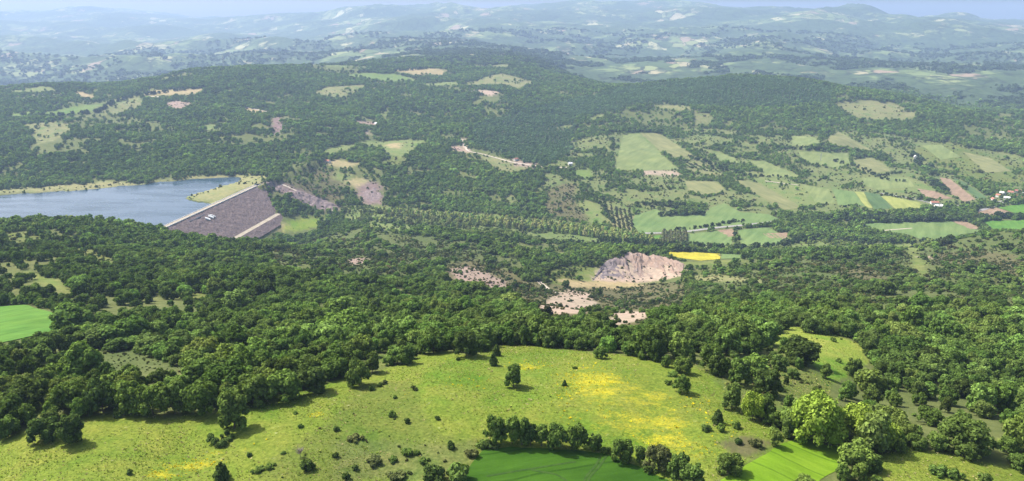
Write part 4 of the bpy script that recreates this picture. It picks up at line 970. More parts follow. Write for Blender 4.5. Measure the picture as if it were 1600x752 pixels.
B = [
 ('bank',346,688,14,46,DARKOAK,'low bramble bank leading up to the isolated tree'),('bush1',402,736,9,20,OAK,'flat shrub on the curved meadow bank'),('bush1',424,731,8,18,OAK,'flat shrub beside the one on the curved bank'),
 ('bush0',184,653,12,13,DARKOAK,'little dark bush in front of the left wood'),('bush2',202,741,10,9,DARKOAK,'tiny dark bush low on the left meadow'),('bush2',390,713,8,8,DARKOAK,'tiny bush below the isolated tree'),
 ('bush0',471,668,7,9,OAK,'tiny bush on the meadow right of the isolated tree'),('bush0',461,647,5,8,OAK,'smallest bush above the meadow bank'),('bush2',481,732,20,22,DARKOAK,'dark bush beside the pale leafless tree'),
 ('bush0',442,709,5,8,OAK,'tiny bush left of the pale leafless tree'),('bush2',526,673,9,10,DARKOAK,'small dark bush at the rough meadow edge'),('bush2',524,714,10,10,DARKOAK,'small dark bush in the lower rough meadow'),
 ('bush2',714,750,32,34,OAK,'big round bush at the left corner of the cereal field'),('bush1',677,752,28,38,DARKOAK,'wide dark bush at the bottom edge left of the cereal field'),('bush0',754,697,14,22,OAK,'bush at the left end of the hedgerow'),
 ('bush1',737,711,13,22,OLIVE,'olive scrubby bush on the cereal field corner'),('bush0',704,701,14,14,DARKOAK,'dark bush in the rough patch left of the hedgerow'),('bush2',637,661,11,9,DARKOAK,'small dark bush, lower of two in the rough meadow'),
 ('bush2',613,651,12,11,OAK,'small bush in the upper rough meadow'),('bush0',684,656,7,9,DARKOAK,'tiny bush on the open meadow left of centre'),('bush0',618,622,6,8,OAK,'tiny bush high in the rough meadow'),
 ('bush2',593,604,8,8,DARKOAK,'tiny bush by the upper left meadow bank'),('bush2',581,610,10,9,DARKOAK,'small bush under the round tree on the bank'),('bush0',717,563,7,8,DARKOAK,'tiny bush below the big dark oak'),
 ('bush0',898,576,5,8,DARKOAK,'tiny bush right of the lone meadow tree'),('cone0',882,603,11,7,DARKOAK,'little leaning conifer bush in the yellow flowers'),('bush0',637,708,12,20,OAK,'scrub bush in the rough corner'),
 ('bush1',613,721,9,16,OAK,'flat bush in the rough corner'),('bush1',583,724,12,26,OLIVE,'wide olive bush low in the rough meadow'),('bush2',556,734,10,10,DARKOAK,'small dark bush at the bottom of the rough meadow'),
 ('bush2',541,747,12,12,DARKOAK,'dark bush at the bottom border of the rough meadow'),('bush1',664,723,9,18,OAK,'flat bush left of the cereal field'),('bush0',650,709,9,12,OAK,'small bush among the scrub left of the cereal field'),
 ('bush1',620,745,12,30,OLIVE,'wide bush at the bottom border of the scrub'),('bush1',556,688,9,28,OLIVE,'low scrub patch on the left of the rough meadow'),('bush1',1049,587,8,18,OAK,'flat bush on the meadow shoulder'),('bush1',1045,601,8,14,OAK,'flat bush lower on the meadow shoulder'),
 ('bush2',1104,673,12,15,DARKOAK,'dark bush by the small pointed tree'),('bush2',1126,674,16,12,MID,'mid green bush right of the small pointed tree'),('bush2',1151,669,15,13,MID,'green bush left of the pale slender tree'),
 ('bush1',1180,696,15,20,OLIVE,'olive bush above the lime green field'),('bush0',1155,693,12,14,DARKOAK,'dark bush on the brown scrub above the lime field'),('bush2',1210,681,18,16,LIGHT,'light green bush at the top corner of the lime field'),
 ('bush1',1256,757,14,32,MID,'broad bush at the bottom border of the lime field'),('bush1',1470,743,16,34,OAK,'wide bush in the middle of the pale meadow'),('bush1',1492,746,14,28,OAK,'wide bush right of the one in the pale meadow'),
 ('bush2',1540,753,18,20,OAK,'bush at the bottom border of the pale meadow'),('bush2',1371,754,15,18,OAK,'bush at the bottom left corner of the pale meadow'),('bush0',1302,534,8,10,OAK,'small bush inside the open slope'),
 ('bush2',1310,566,8,8,OAK,'tiny bush low on the open slope'),('bush0',773,700,10,20,DARKOAK,'low bush under the first hedgerow trees'),('bush1',948,708,10,18,OAK,'low bush in the hedgerow gap'),('bush1',1016,738,12,22,OAK,'low bush under the right hedgerow'),
]
for key, px, py, h_, w_, tint, lab in B: plant_px('shrub', key, px, py, h_ * 0.88, w_ * 1.12, tuple(1.15 * c_ for c_ in tint), lab, 'shrub', 'shrubs dotted over the hilltop meadows')
# pale leafless little tree
X, Y = ground_at([469], [714]); V, F = [], []; r_ = np.random.default_rng(5)
tube(V, F, [(0, 0, -0.1), (0.05, 0, 1.0), (0, 0.05, 1.8)], [0.09, 0.07, 0.05]); V2, F2 = [], []
for k in range(60):
    a = r_.random() * 6.28; st = np.array([0, 0, 0.9 + r_.random()]); en = st + np.array([math.cos(a) * (0.5 + r_.random()), math.sin(a) * (0.5 + r_.random()), 0.4 + 1.0 * r_.random()])
    tube(V2, F2, [st, (st + en) / 2 + r_.normal(size=3) * 0.1, en], [0.05, 0.04, 0.03], 4)
e = link('bare_tree', None); e.location = (X[0], Y[0], float(hq(X[0], Y[0]))); tag(e, 'small pale leafless tree on the lower left meadow', 'tree')
link('trunk', mesh_from('bare_trunk', V, F), TWIG, e); link('branches', mesh_from('bare_branches', V2, F2), TWIG, e)

# ------------------------------------------------------------------ woods
def jitter_band(ra, rb, sp, azlim=0.74):
    n_ = int(azlim * (rb ** 2 - ra ** 2) / sp ** 2)
    # jittered lattice in world space
    xs = np.arange(-rb * math.sin(azlim), rb * math.sin(azlim), sp); ys = np.arange(ra * math.cos(azlim), rb, sp)
    gx, gy = np.meshgrid(xs, ys); gx = gx + (np.arange(len(ys)) % 2 * sp / 2)[:, None]
    x = (gx + rng.uniform(-0.42, 0.42, gx.shape) * sp).ravel(); y = (gy + rng.uniform(-0.42, 0.42, gy.shape) * sp).ravel()
    r = np.hypot(x, y); k = (r > ra) & (r <= rb) & (np.abs(np.arctan2(x, y)) < azlim); return x[k], y[k]
pts_x, pts_y, pts_h, pts_w, pts_i, pts_t = [], [], [], [], [], []
single = []      # the nearest ones become trees of their own
PA = np.array(placed)
def tree_tint(x, y, pine, r_):
    m = len(x); v = fbm(x, y, 150, 201, 3); v2 = r_.normal(size=m)
    base = np.array(OAK)[None] * np.exp(0.32 * v + 0.26 * v2)[:, None]
    lightm = (r_.random(m) + 0.45 * v) > 0.82
    base = np.where(lightm[:, None], np.array(LIGHT)[None] * (0.75 + 0.5 * r_.random(m))[:, None], base)
    hue = np.clip(r_.normal(size=m), -1.5, 1.5)[:, None] * np.array([0.07, 0.0, 0.08]); base = base * (1 + hue)
    base = np.where(pine[:, None], np.array((0.100, 0.165, 0.066))[None] * np.exp(0.15 * v + 0.13 * v2)[:, None], base)
    return np.clip(base, 0.005, 0.4)
FIELD_POLYS = field_world + [lake_poly, dam_foot]
OPEN_PX = [(np.array(p, float), 0.9) for n_, p in COVER if n_ not in ('forest', 'pine', 'mosaic', 'river', 'sparse', 'scrub')] + [(np.array(p, float), 0.5) for n_, p in COVER if n_ in ('sparse', 'scrub')] + [(np.array(f[0], float), 0.97) for f in FIELDS]
BELT_PX = np.array([(545,330),(640,334),(760,342),(880,352),(1000,364),(1035,374),(1030,386),(940,380),(820,368),(700,356),(545,346)], float)
OPEN_PX.append((BELT_PX, 0.85))
OPEN_PX += [(np.array(p, float) + [[0, 7]], 0.95) for n_, p in COVER if n_ in ('bare', 'clear', 'brightmeadow')]
def open_view(x, y, h):
    """crowns that would stand across an opening seen from the hilltop were felled there"""
    z = hq(x, y) + 0.75 * h; dep = y * CP + (CAM_Z - z) * SP; u = 800 + x / dep * FPX; v = 376 + FPX * ((CAM_Z - z) * CP - y * SP) / dep
    p = np.zeros(len(x))
    for P, pr in OPEN_PX:
        m = np.where((u > P[:, 0].min()) & (u < P[:, 0].max()) & (v > P[:, 1].min()) & (v < P[:, 1].max()))[0]
        if len(m): k = in_poly(u[m], v[m], P); p[m[k]] = pr
    return p
def wood_band(ra, rb, sp, hmean, keys, pines):
    x, y = jitter_band(ra, rb, sp); m = len(x); r = np.hypot(x, y)
    c = classify(x, y); dens = np.array([CLS[k][1] for k in CN])[c]
    gap = fbm(x, y, 60, 205, 3); gap2 = fbm(x, y, 240, 207, 3)
    f = dens * np.where((c == CI['forest']) | (c == CI['lowwood']), np.clip(1.02 - 2.6 * np.clip(gap - 0.12, 0, 1) - 3.4 * np.clip(gap2 - 0.17, 0, 1), 0.12, 1), np.clip(0.5 + 3.0 * gap + 1.8 * gap2, 0.0, 2.2))
    f = np.where(c == CI['pine'], 1.0, f)
    # wooded clearings of farmland take over behind the opposite ridge
    f = f * sstep(4900, 4300, r + 400 * fbm(x, y, 700, 209, 3))
    k = rng.random(m) < f
    k &= ~in_any(x, y, FIELD_POLYS, 2.5)
    x, y, c, r = x[k], y[k], c[k], r[k]; m = len(x)
    for px_, py_, pr in PA:
        q_ = (np.abs(x - px_) < 12) & (np.abs(y - py_) < 12) & (np.hypot(x - px_, y - py_) < pr * 0.9 + 1.0)
        if q_.any(): x, y, c, r = x[~q_], y[~q_], c[~q_], r[~q_]
    m = len(x); pine = c == CI['pine']; low = c == CI['lowwood']; open_ = (c != CI['forest']) & ~pine & ~low
    h = hmean * np.exp(0.30 * rng.normal(size=m)) * (1 + 0.25 * fbm(x, y, 120, 211, 2)) * np.where(open_, 0.75, 1) * np.where(pine, 0.95, 1) * np.where(low, 0.78, 1)
    h = np.clip(h, 2.5, 15); w_ = np.clip(0.98 + 0.15 * rng.normal(size=m), 0.7, 1.35) * np.where(low, 1.4, 1)
    kk = rng.random(m) > open_view(x, y, h) * np.where(open_, 0.0, 1.0)
    x, y, c, h, w_, pine = x[kk], y[kk], c[kk], h[kk], w_[kk], pine[kk]; m = len(x)
    ki = np.array(keys)[rng.integers(0, len(keys), m)]; ki = np.where(pine, np.array(pines)[rng.integers(0, len(pines), m)], ki)
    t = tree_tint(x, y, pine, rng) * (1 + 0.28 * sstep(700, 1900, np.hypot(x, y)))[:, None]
    river = c == CI['river']
    t = np.where((river & (rng.random(m) < 0.7))[:, None], np.array((0.21, 0.27, 0.085))[None] * (0.8 + 0.4 * rng.random(m))[:, None], t)
    return x, y, h, w_, ki, t
NEARK = ['oak0', 'oak1', 'oak2', 'oak3', 'oak4']; FARK = ['far_oak0', 'far_oak1', 'far_oak2', 'far_oak3']
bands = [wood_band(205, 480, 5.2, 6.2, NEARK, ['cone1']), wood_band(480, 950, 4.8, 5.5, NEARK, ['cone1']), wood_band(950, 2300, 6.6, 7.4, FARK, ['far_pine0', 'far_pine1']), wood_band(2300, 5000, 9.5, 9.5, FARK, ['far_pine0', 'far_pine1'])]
x, y, h, w_, ki, t = bands[0]
X, Y = x, y; Z = hq(X, Y)
dep = Y * CP + (CAM_Z - Z) * SP; upx = 800 + X / dep * FPX; vpy = 376 + FPX * ((CAM_Z - Z) * CP - Y * SP) / dep
seen = (upx > -10) & (upx < 1610) & (vpy < 775); order = np.argsort(dep + np.where(seen, 0, 1e5) - 6 * h)
nsingle = 300 - len(T) - 2; pick = order[:nsingle]; pick = pick[seen[pick]]
MARKS = [(367,645,'isolated left meadow tree'),(69,670,'squat dark tree by the left border'),(112,620,'broad domed tree at the wood front'),(240,622,'tall domed wood front tree'),(318,622,'broad closing wood front tree'),(445,602,'bushy tree of the wood front'),
 (489,595,'last tree of the wood front'),(561,585,'round upper meadow bank tree'),(677,535,'broad top meadow edge oak'),(729,538,'big dark top edge oak'),(776,547,'small conical meadow trees'),(938,551,'small far meadow edge tree'),(1022,548,'upright dark meadow edge tree'),
 (1111,560,'broad tree on the right slope'),(1152,525,'large dark slope-top crown'),(1197,598,'big dark right slope tree'),(1176,636,'pale slender meadow edge tree'),(1276,512,'dark clump of the open slope'),(1332,575,'corner tree of the open slope'),
 (1273,660,'huge pale spreading tree'),(1337,662,'second largest pale tree'),(1368,676,'broad low pale tree'),(1430,688,'broad pale meadow edge tree'),(1505,702,'low tree near the right border'),(1575,695,'round tree by the bright meadow'),(60,507,'green field at the left border')]
ORD = ['nearest', 'second nearest', 'third nearest', 'fourth nearest', 'fifth nearest', 'sixth nearest', 'seventh nearest', 'eighth nearest', 'ninth nearest', 'tenth nearest'] + ['%dth nearest' % k for k in range(11, 80)]
MK = np.array([(a_, b_) for a_, b_, _ in MARKS], float); buckets = {}
for i in pick:
    cvy = vpy[i] - 0.45 * h[i] * FPX / dep[i]; d_ = np.array([upx[i], cvy]) - MK; q_ = int(np.argmin(np.hypot(d_[:, 0], d_[:, 1]))); v_ = d_[q_]
    di = ('right of' if v_[0] > 0 else 'left of') if abs(v_[0]) > abs(v_[1]) else ('above' if v_[1] < 0 else 'below')
    buckets.setdefault((q_, di, bool(t[i][1] > 0.14)), []).append((float(np.hypot(*v_)), i))
for (q_, di, pale), lst in buckets.items():
    for k, (_, i) in enumerate(sorted(lst)):
        plant('tree', str(ki[i]), x[i], y[i], h[i], w_[i], tuple(t[i]), '%s wood tree %s %s the %s' % ('light green' if pale else 'dark green', ORD[k], di, MARKS[q_][2]), 'tree', 'trees of the woods round the hilltop meadow')
rest = np.ones(len(x), bool); rest[pick] = False
bands[0] = tuple(a[rest] for a in bands[0])

def scatter_object(name, parts, meshes, label, cat):
    x = np.concatenate([p[0] for p in parts]); y = np.concatenate([p[1] for p in parts]); h = np.concatenate([p[2] for p in parts]); w_ = np.concatenate([p[3] for p in parts])
    ki = np.concatenate([p[4] for p in parts]); t = np.concatenate([p[5] for p in parts]); m = len(x)
    keys = sorted(set(ki.tolist())); idx = np.array([keys.index(k) for k in ki], np.int32)
    me = bpy.data.meshes.new(name); me.vertices.add(m); me.vertices.foreach_set('co', np.stack([x, y, hq(x, y) - 0.05 * h], -1).astype(np.float32).ravel())
    a = me.attributes.new('pick', 'INT', 'POINT'); a.data.foreach_set('value', idx)
    rot = np.zeros((m, 3), np.float32); rot[:, 2] = rng.random(m) * 6.283; rot[:, :2] = rng.normal(size=(m, 2)) * 0.06
    a = me.attributes.new('spin', 'FLOAT_VECTOR', 'POINT'); a.data.foreach_set('vector', rot.ravel())
    a = me.attributes.new('size', 'FLOAT_VECTOR', 'POINT'); a.data.foreach_set('vector', np.stack([h * w_, h * w_, h], -1).astype(np.float32).ravel())
    a = me.attributes.new('tint', 'FLOAT_VECTOR', 'POINT'); a.data.foreach_set('vector', t.astype(np.float32).ravel())
    o = link(name, me)
    ng = bpy.data.node_groups.new(name, 'GeometryNodeTree')
    ng.interface.new_socket('Geometry', in_out='INPUT', socket_type='NodeSocketGeometry'); ng.interface.new_socket('Geometry', in_out='OUTPUT', socket_type='NodeSocketGeometry')
    gi = ng.nodes.new('NodeGroupInput'); go = ng.nodes.new('NodeGroupOutput'); jn = ng.nodes.new('GeometryNodeJoinGeometry')
    def na(nm, ty):
        q_ = ng.nodes.new('GeometryNodeInputNamedAttribute'); q_.data_type = ty; q_.inputs['Name'].default_value = nm; return q_.outputs['Attribute']
    pk, sp_, sz = na('pick', 'INT'), na('spin', 'FLOAT_VECTOR'), na('size', 'FLOAT_VECTOR')
    for k, key in enumerate(keys):
        po = bpy.data.objects.new('proto_' + name + key, meshes[key])
        oi = ng.nodes.new('GeometryNodeObjectInfo'); oi.inputs['Object'].default_value = po; oi.inputs['As Instance'].default_value = True
        cm = ng.nodes.new('FunctionNodeCompare'); cm.data_type = 'INT'; cm.operation = 'EQUAL'; ng.links.new(pk, cm.inputs[2]); cm.inputs[3].default_value = k
        ip = ng.nodes.new('GeometryNodeInstanceOnPoints')
        ng.links.new(gi.outputs[0], ip.inputs['Points']); ng.links.new(cm.outputs[0], ip.inputs['Selection']); ng.links.new(oi.outputs['Geometry'], ip.inputs['Instance'])
        ng.links.new(sp_, ip.inputs['Rotation']); ng.links.new(sz, ip.inputs['Scale']); ng.links.new(ip.outputs[0], jn.inputs[0])
    ng.links.new(jn.outputs[0], go.inputs[0])
    md = o.modifiers.new('scatter', 'NODES'); md.node_group = ng
    tag(o, label, cat, None, 'stuff'); return o
MESHES = {k: v[0] for k, v in PROTO.items()}; MESHES.update(LODS)
scatter_object('forest', bands[:2], MESHES, 'dense broadleaf wood covering the near hillsides down to the valley', 'forest')
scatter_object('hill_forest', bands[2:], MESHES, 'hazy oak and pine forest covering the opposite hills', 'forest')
# scrub: small bushes
def scrub_band(ra, rb, sp, hm, key):
    x, y = jitter_band(ra, rb, sp); c = classify(x, y); d = np.array([CLS[k][2] for k in CN])[c] * np.clip(0.7 + 1.6 * fbm(x, y, 35, 221, 3), 0, 2.5)
    k = (rng.random(len(x)) < d) & ~in_any(x, y, FIELD_POLYS, 1.0); x, y = x[k], y[k]; m = len(x)
    h = hm * np.exp(0.4 * rng.normal(size=m)); t = np.array((0.075, 0.095, 0.032))[None] * np.exp(0.3 * rng.normal(size=m))[:, None] * (1 + rng.normal(size=(m, 1)) * np.array([[0.2, 0.0, 0.1]]))
    return x, y, h, np.clip(1 + 0.2 * rng.normal(size=m), 0.6, 1.6), np.full(m, key), np.clip(t, 0.01, 0.3)
scatter_object('scrub_cover', [scrub_band(170, 420, 3.6, 0.6, 'far_bush'), scrub_band(420, 1300, 4.2, 1.7, 'far_bush'), scrub_band(1300, 3400, 9.0, 2.6, 'far_bush')], MESHES, 'low scrub bushes dotted over open slopes and bare ground', 'scrub')
def tuft_mesh(name, seed):
    r_ = np.random.default_rng(seed); V, F = [], []
    for k in range(9):
        a = r_.random() * 6.28; d = np.array([math.cos(a), math.sin(a), 0]); q_ = np.array([-d[1], d[0], 0]) * 0.22; b = len(V)
        o = d * 0.25 * r_.random(); tip = o + d * (0.25 + 0.5 * r_.random()) + np.array([0, 0, 0.6 + 0.4 * r_.random()]); V += [o - q_, o + q_, tip]; F.append((b, b + 1, b + 2))
    me = mesh_from(name, V, F); at = me.attributes.new('leaf_shade', 'FLOAT', 'POINT'); at.data.foreach_set('value', np.repeat(r_.random(9), 3).astype(np.float32)); me.materials.append(LEAF); return me
MESHES['tuft0'] = tuft_mesh('tuft0', 1); MESHES['tuft1'] = tuft_mesh('tuft1', 2)
def tufts(ra, rb, sp):
    x, y = jitter_band(ra, rb, sp, 0.70); c = classify(x, y); ok = np.isin(c, [CI[k] for k in ('meadow', 'roughmeadow', 'brightmeadow', 'pasture', 'sparse')])
    d = np.clip(0.45 + 1.1 * fbm(x, y, 22, 241, 3), 0.04, 1); k = ok & (rng.random(len(x)) < d) & ~in_any(x, y, field_world[:3], 0.4); x, y = x[k], y[k]; m = len(x)
    fl = np.zeros(m)
    for a, b, hw, hh, st in FLOWERS:
        (x0, x1, x2), (y0, y1, y2) = ground_at([a, a + hw, a], [b, b, b - hh]); fl = np.maximum(fl, st * np.exp(-((x - x0) / (abs(x1 - x0) + 1)) ** 2 - ((y - y0) / (abs(y2 - y0) + 1)) ** 2))
    u = rng.random(m); t = np.where((u < 0.45)[:, None], np.array([[0.165, 0.23, 0.03]]), np.where((u < 0.78)[:, None], np.array([[0.22, 0.25, 0.06]]), np.array([[0.34, 0.31, 0.14]])))
    t = np.where(((rng.random(m) < np.clip(fl * 1.1 - 0.12, 0, 0.75)))[:, None], np.array([[0.56, 0.46, 0.02]]), t) * np.exp(0.2 * rng.normal(size=m))[:, None]
    return x, y, 0.25 * np.exp(0.3 * rng.normal(size=m)), np.clip(1.3 + 0.4 * rng.normal(size=m), 0.7, 2.2), np.where(rng.random(m) < 0.5, 'tuft0', 'tuft1'), np.clip(t, 0.01, 0.7)
scatter_object('grass', [tufts(165, 300, 0.85), tufts(300, 420, 1.6)], MESHES, 'grass tufts and yellow flowers of the hilltop meadows', 'grass')
# poplars along the river and in the plantation; orchard rows; hedges on the opposite slope
def along(pts, sp, wide, h, key, tint, jit=0.35):
    L = line_px(pts); seg = np.r_[0, np.cumsum(np.linalg.norm(np.diff(L, axis=0), axis=1))]; s = np.arange(0, seg[-1], sp); X = np.interp(s, seg, L[:, 0]); Y = np.interp(s, seg, L[:, 1])
    m = len(s); X = X + rng.normal(size=m) * wide; Y = Y + rng.normal(size=m) * wide
    t = np.array(tint)[None] * np.exp(0.22 * rng.normal(size=m))[:, None] * (1 + rng.normal(size=(m, 1)) * np.array([[0.1, 0, 0.05]]))
    return X, Y, h * (1 + jit * rng.uniform(-1, 1, m)), np.clip(1 + 0.15 * rng.normal(size=m), 0.7, 1.4), np.array(key)[rng.integers(0, len(key), m)], np.clip(t, 0.01, 0.4)
POP = ['far_poplar0', 'far_poplar1']; LP_ = (0.32, 0.44, 0.12); GP = (0.20, 0.25, 0.09)
pop = [along([(585,332),(660,338),(740,344),(820,350),(900,358),(960,366),(1000,374)], 3.2, 7, 15, POP, LP_), along([(690,346),(780,352),(860,360),(940,370),(990,378)], 3.6, 8, 16, POP, LP_), along([(560,345),(640,350),(720,358)], 5, 9, 12, POP + ['far_oak0'], GP), along([(620,336),(700,341),(780,347),(860,354),(940,364),(1010,374)], 3.4, 10, 14, POP, LP_), along([(740,350),(820,357),(900,366),(980,377),(1030,381)], 3.4, 7, 15, POP, LP_), along([(600,340),(680,346),(760,353),(830,361)], 5, 10, 12, POP + ['far_oak0', 'far_oak2'], GP),
       along([(940,378),(1000,382),(1060,386),(1130,390)], 5, 5, 11, ['far_oak1', 'far_oak0'], (0.075, 0.115, 0.04)), along([(860,380),(940,386),(1040,392),(1120,394)], 4.5, 5, 10, ['far_pine0', 'far_oak2'], (0.055, 0.09, 0.035)), along([(480,335),(560,332),(640,330)], 7, 12, 10, POP + ['far_oak0'], GP)]
for k in range(9):
    a = 1036 + k * 4.4; pop.append(along([(a, 366), (a + 0.6, 382)], 4.5, 0.5, 12, POP, (0.17, 0.185, 0.09), 0.15))
scatter_object('poplar_belt', pop, MESHES, 'pale green poplars lining the river through the valley', 'poplars')
DK = (0.06, 0.095, 0.036); HK = FARK
hedges = [along(p, s_, w2, h_, HK, DK) for p, s_, w2, h_ in (
 ([(1038,363),(1062,360),(1080,358),(1100,355),(1130,350),(1165,346)], 6, 3, 6), ([(1280,345),(1330,345),(1400,347),(1460,343),(1500,345),(1560,340),(1600,340)], 4.5, 6, 11), ([(1320,338),(1380,343),(1440,345),(1480,342)], 5, 6, 12),
 ([(940,318),(950,335),(957,348)], 5, 3, 7), ([(1030,338),(1060,335),(1100,334)], 4, 8, 9), ([(1238,233),(1280,234),(1342,236)], 6, 4, 9), ([(1232,206),(1270,205),(1300,210)], 4, 6, 10), ([(1080,246),(1110,257),(1150,270)], 7, 7, 8),
 ([(1110,262),(1165,275),(1225,277)], 9, 5, 7), ([(1335,248),(1360,244),(1385,252)], 6, 5, 6), ([(1345,270),(1380,275),(1410,270)], 7, 5, 6), ([(1370,303),(1400,308),(1440,314)], 16, 3, 6), ([(1455,285),(1470,295),(1480,302)], 5, 7, 10), ([(1300,250),(1340,262),(1380,280),(1420,285)], 11, 10, 7),
 ([(1430,240),(1440,260),(1460,275)], 8, 10, 10), ([(940,206),(980,207),(1035,206)], 5, 3, 8), ([(1000,322),(1040,322),(1100,325)], 5, 10, 9), ([(1470,318),(1510,320),(1560,317)], 10, 5, 7), ([(1260,372),(1340,380),(1420,382),(1480,382)], 6, 12, 10), ([(1150,392),(1230,382),(1280,372)], 5, 8, 10),
 ([(35,181),(95,182),(150,176),(180,160),(215,150),(320,137)], 7, 5, 11), ([(40,192),(100,188)], 8, 5, 11), ([(540,114),(620,112),(700,105)], 9, 6, 12))]
for k in range(7): hedges.append(along([(1064 + k * 11, 253 + k * 1.8), (1082 + k * 11, 264 + k * 1.8)], 9, 0.6, 4.5, ['far_bush'], (0.06, 0.085, 0.035)))
for k in range(5): hedges.append(along([(955 + k * 7, 322 + k * 2), (962 + k * 7, 360)], 8, 0.6, 4, ['far_bush'], (0.07, 0.085, 0.04)))
scatter_object('hedgerows', hedges, MESHES, 'dark hedgerows and orchard rows between the valley fields', 'hedges')
# far copses, several crowns to a clump
def far_band(ra, rb, sp, hm):
    x, y = jitter_band(ra, rb, sp, 0.72); k = (fbm(x, y, 420, 231, 4) > 0.02) & (rng.random(len(x)) < 0.55); x, y = x[k], y[k]; m = len(x)
    h = hm * np.exp(0.3 * rng.normal(size=m)); t = np.array((0.080, 0.122, 0.052))[None] * np.exp(0.2 * rng.normal(size=m))[:, None]
    return x, y, h, np.clip(1.6 + 0.4 * rng.normal(size=m), 1, 2.8), np.array(FARK)[rng.integers(0, 4, m)], t
scatter_object('far_woods', [far_band(4300, 6500, 22, 12), far_band(6500, 10000, 42, 16)], MESHES, 'distant copses and hedges scattered over the hazy farmland', 'woods')

# ------------------------------------------------------------------ buildings, mast
def house(px, py, w_, l_, h_, rot, roofm, label, cat='house', name='house', shed=False):
    X, Y = ground_at([px], [py]); e = link(name, None); e.location = (X[0], Y[0], float(hq(X[0], Y[0])) + 0.2); e.rotation_euler[2] = rot; tag(e, label, cat, 'buildings of the valley')
    a, b = w_ / 2, l_ / 2; rz = h_ + w_ * (0.22 if shed else 0.32)
    V = [(-a, -b, -2), (a, -b, -2), (a, b, -2), (-a, b, -2), (-a, -b, h_), (a, -b, h_), (a, b, h_), (-a, b, h_), (0, -b, rz - .1), (0, b, rz - .1)]
    link('wall', mesh_from('house_wall', V, [(0, 1, 5, 8, 4), (1, 2, 6, 5), (2, 3, 7, 9, 6), (3, 0, 4, 7)]), PLASTER, e)
    o = 0.5; q_ = (rz - h_) / a; ez = h_ - o * q_ + 0.1
    Vr = [(-a - o, -b - o, ez), (0, -b - o, rz + .1), (a + o, -b - o, ez), (-a - o, b + o, ez), (0, b + o, rz + .1), (a + o, b + o, ez)]; Vr += [(x_, y_, z_ - 0.25) for x_, y_, z_ in Vr]
    rf = link('roof', mesh_from('house_roof', Vr, [(0, 1, 4, 3), (1, 2, 5, 4), (6, 9, 10, 7), (7, 10, 11, 8), (0, 6, 7, 1), (1, 7, 8, 2), (3, 4, 10, 9), (4, 5, 11, 10), (0, 3, 9, 6), (2, 8, 11, 5)]), roofm, e)
    def panel(nm, y0, y1, z0, z1):
        link(nm, mesh_from(nm, [(a + .06, y0, z0), (a + .06, y1, z0), (a + .06, y1, z1), (a + .06, y0, z1), (a - .1, y0, z0), (a - .1, y1, z0), (a - .1, y1, z1), (a - .1, y0, z1)], [(0, 1, 2, 3), (0, 4, 5, 1), (1, 5, 6, 2), (2, 6, 7, 3), (3, 7, 4, 0)]), DARK, e)
    panel('door', -0.6, 0.6, 0, 2.1)
    for yy in (-b * .62, b * .62): panel('window', yy - .6, yy + .6, 1.0, min(2.2, h_ - .3))
    if not shed:
        bx_ = [(sx * .35 + a * .4, sy * .35, z_) for z_ in (rz - a * .4 * q_ - .4, rz + .7) for sx, sy in ((-1, -1), (1, -1), (1, 1), (-1, 1))]
        link('chimney', mesh_from('chimney', bx_, [(0, 1, 5, 4), (1, 2, 6, 5), (2, 3, 7, 6), (3, 0, 4, 7), (4, 5, 6, 7)]), PLASTER, rf)
    return e
house(1468, 324, 12, 22, 4, 1.5, PALE_ROOF, 'long farm shed with pale white roof at the foot of the strip fields', 'shed', 'farm_shed', True)
house(1460, 319, 10, 18, 4.5, 1.45, TILE, 'farm building with reddish roof just behind the pale roofed shed', 'farmhouse', 'farm_building')
for k, (a, b, rm, lab) in enumerate([(1560, 308, TILE, 'leftmost red roofed house of the village'), (1573, 312, PALE_ROOF, 'pale roofed house by the village road bend'), (1584, 309, TILE, 'red roofed house in the middle of the village'), (1593, 312, TILE, 'low red roofed house at the lower right of the village'), (1598, 306, PALE_ROOF, 'pale roofed house at the right border above the village road'),
    (1552, 314, TILE, 'small red roofed house left of the village road bend'), (1566, 304, PALE_ROOF, 'pale roofed house above the leftmost red one'), (1579, 303, TILE, 'upper red roofed house in the village'), (1590, 301, TILE, 'topmost red roofed house near the right border'),
    (891, 258, PALE_ROOF, 'small white building at the edge of the pine slope'), (806, 251, TILE, 'small red roofed house on the sandy hillside road'), (1430, 247, PALE_ROOF, 'pale roofed barn high on the right slope'), (582, 203, PALE_ROOF, 'pale roofed barn in the far forest clearing'), (588, 195, PALE_ROOF, 'pale hut on the far forest road'), (512, 254, TILE, 'red roofed house on the tan field left of the central wood')]):
    house(a, b, 9, 11 + 2 * (k % 3), 5, 0.4 + 0.5 * k, rm, lab)
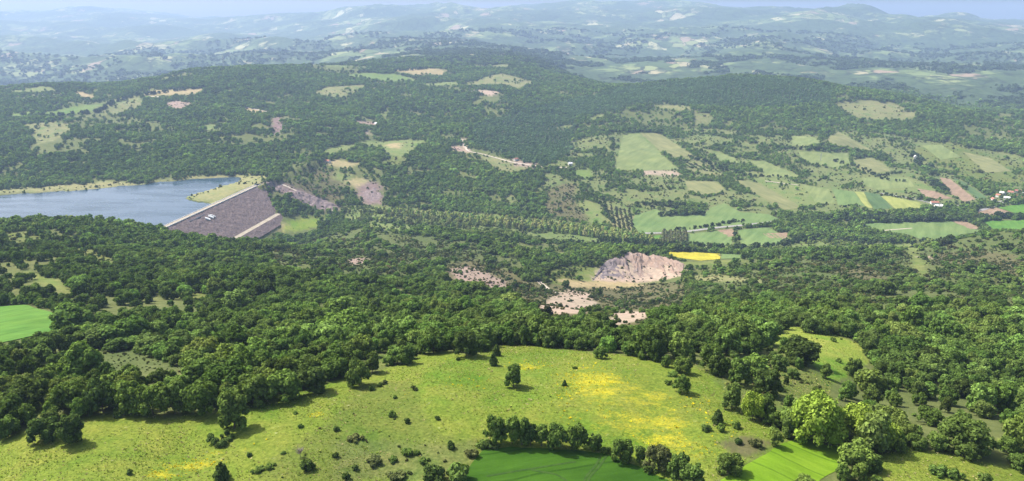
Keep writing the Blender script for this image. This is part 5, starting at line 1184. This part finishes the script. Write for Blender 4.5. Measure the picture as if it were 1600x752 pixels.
def mast(px, py, h_, label, name='transmission_mast'):
    X, Y = ground_at([px], [py]); V, F = [], []; w0, w1 = h_ * 0.055, h_ * 0.012
    leg = lambda sx, sy: ([(sx * w0, sy * w0, -3), (sx * w1, sy * w1, h_)], [h_ * .008, h_ * .006])
    e = link(name, None); e.location = (X[0], Y[0], float(hq(X[0], Y[0]))); tag(e, label, 'mast')
    for sx in (-1, 1):
        for sy in (-1, 1):
            V, F = [], []; p_, r_ = leg(sx, sy); tube(V, F, p_, r_, 4); link('leg', mesh_from('mast_leg', V, F), STEEL, e)
    V, F = [], []
    for k in range(9):
        f0, f1 = k / 9, (k + 1) / 9; a0, a1 = w0 + (w1 - w0) * f0, w0 + (w1 - w0) * f1
        for (sx, sy), (tx, ty) in (((-1, -1), (1, -1)), ((1, -1), (1, 1)), ((1, 1), (-1, 1)), ((-1, 1), (-1, -1))): tube(V, F, [(sx * a0, sy * a0, f0 * h_), (tx * a1, ty * a1, f1 * h_)], [h_ * .004] * 2, 4)
    link('bracing', mesh_from('mast_bracing', V, F), STEEL, e)
    for f in (0.72, 0.82, 0.92):
        V, F = [], []; tube(V, F, [(-h_ * .13, 0, h_ * f), (0, 0, h_ * (f + .03)), (h_ * .13, 0, h_ * f)], [h_ * .003, h_ * .008, h_ * .003], 4); link('crossarm', mesh_from('mast_arm', V, F), STEEL, e)
mast(350, 107, 62, 'thin lattice power pylon standing on the left hill crest')
mast(1282, 251, 22, 'small lattice power pylon on the right slope')

# ------------------------------------------------------------------ haze over the whole country
zlo = float(min(GZ.min(), -340)) - 1.5; zhi = max(float(GZ.max()), CAM_Z) + 30.0
hz = 22600.0
V = [(sx * hz, sy * hz, z_) for z_ in (zlo, zhi) for sx, sy in ((-1, -1), (1, -1), (1, 1), (-1, 1))]
me = mesh_from('haze', V, [(0, 3, 2, 1), (4, 5, 6, 7), (0, 1, 5, 4), (1, 2, 6, 5), (2, 3, 7, 6), (3, 0, 4, 7)])
m, nt, out = nodes_of('haze air'); pv = nd(nt, 'ShaderNodeVolumePrincipled'); setin(pv, Density=HAZE_DENSITY, Color=(0.47, 0.63, 0.94, 1), Anisotropy=0.15); nt.links.new(pv.outputs[0], out.inputs['Volume'])
tag(link('haze', me, m), 'thin blue summer haze filling the valley air', None, None, 'stuff')
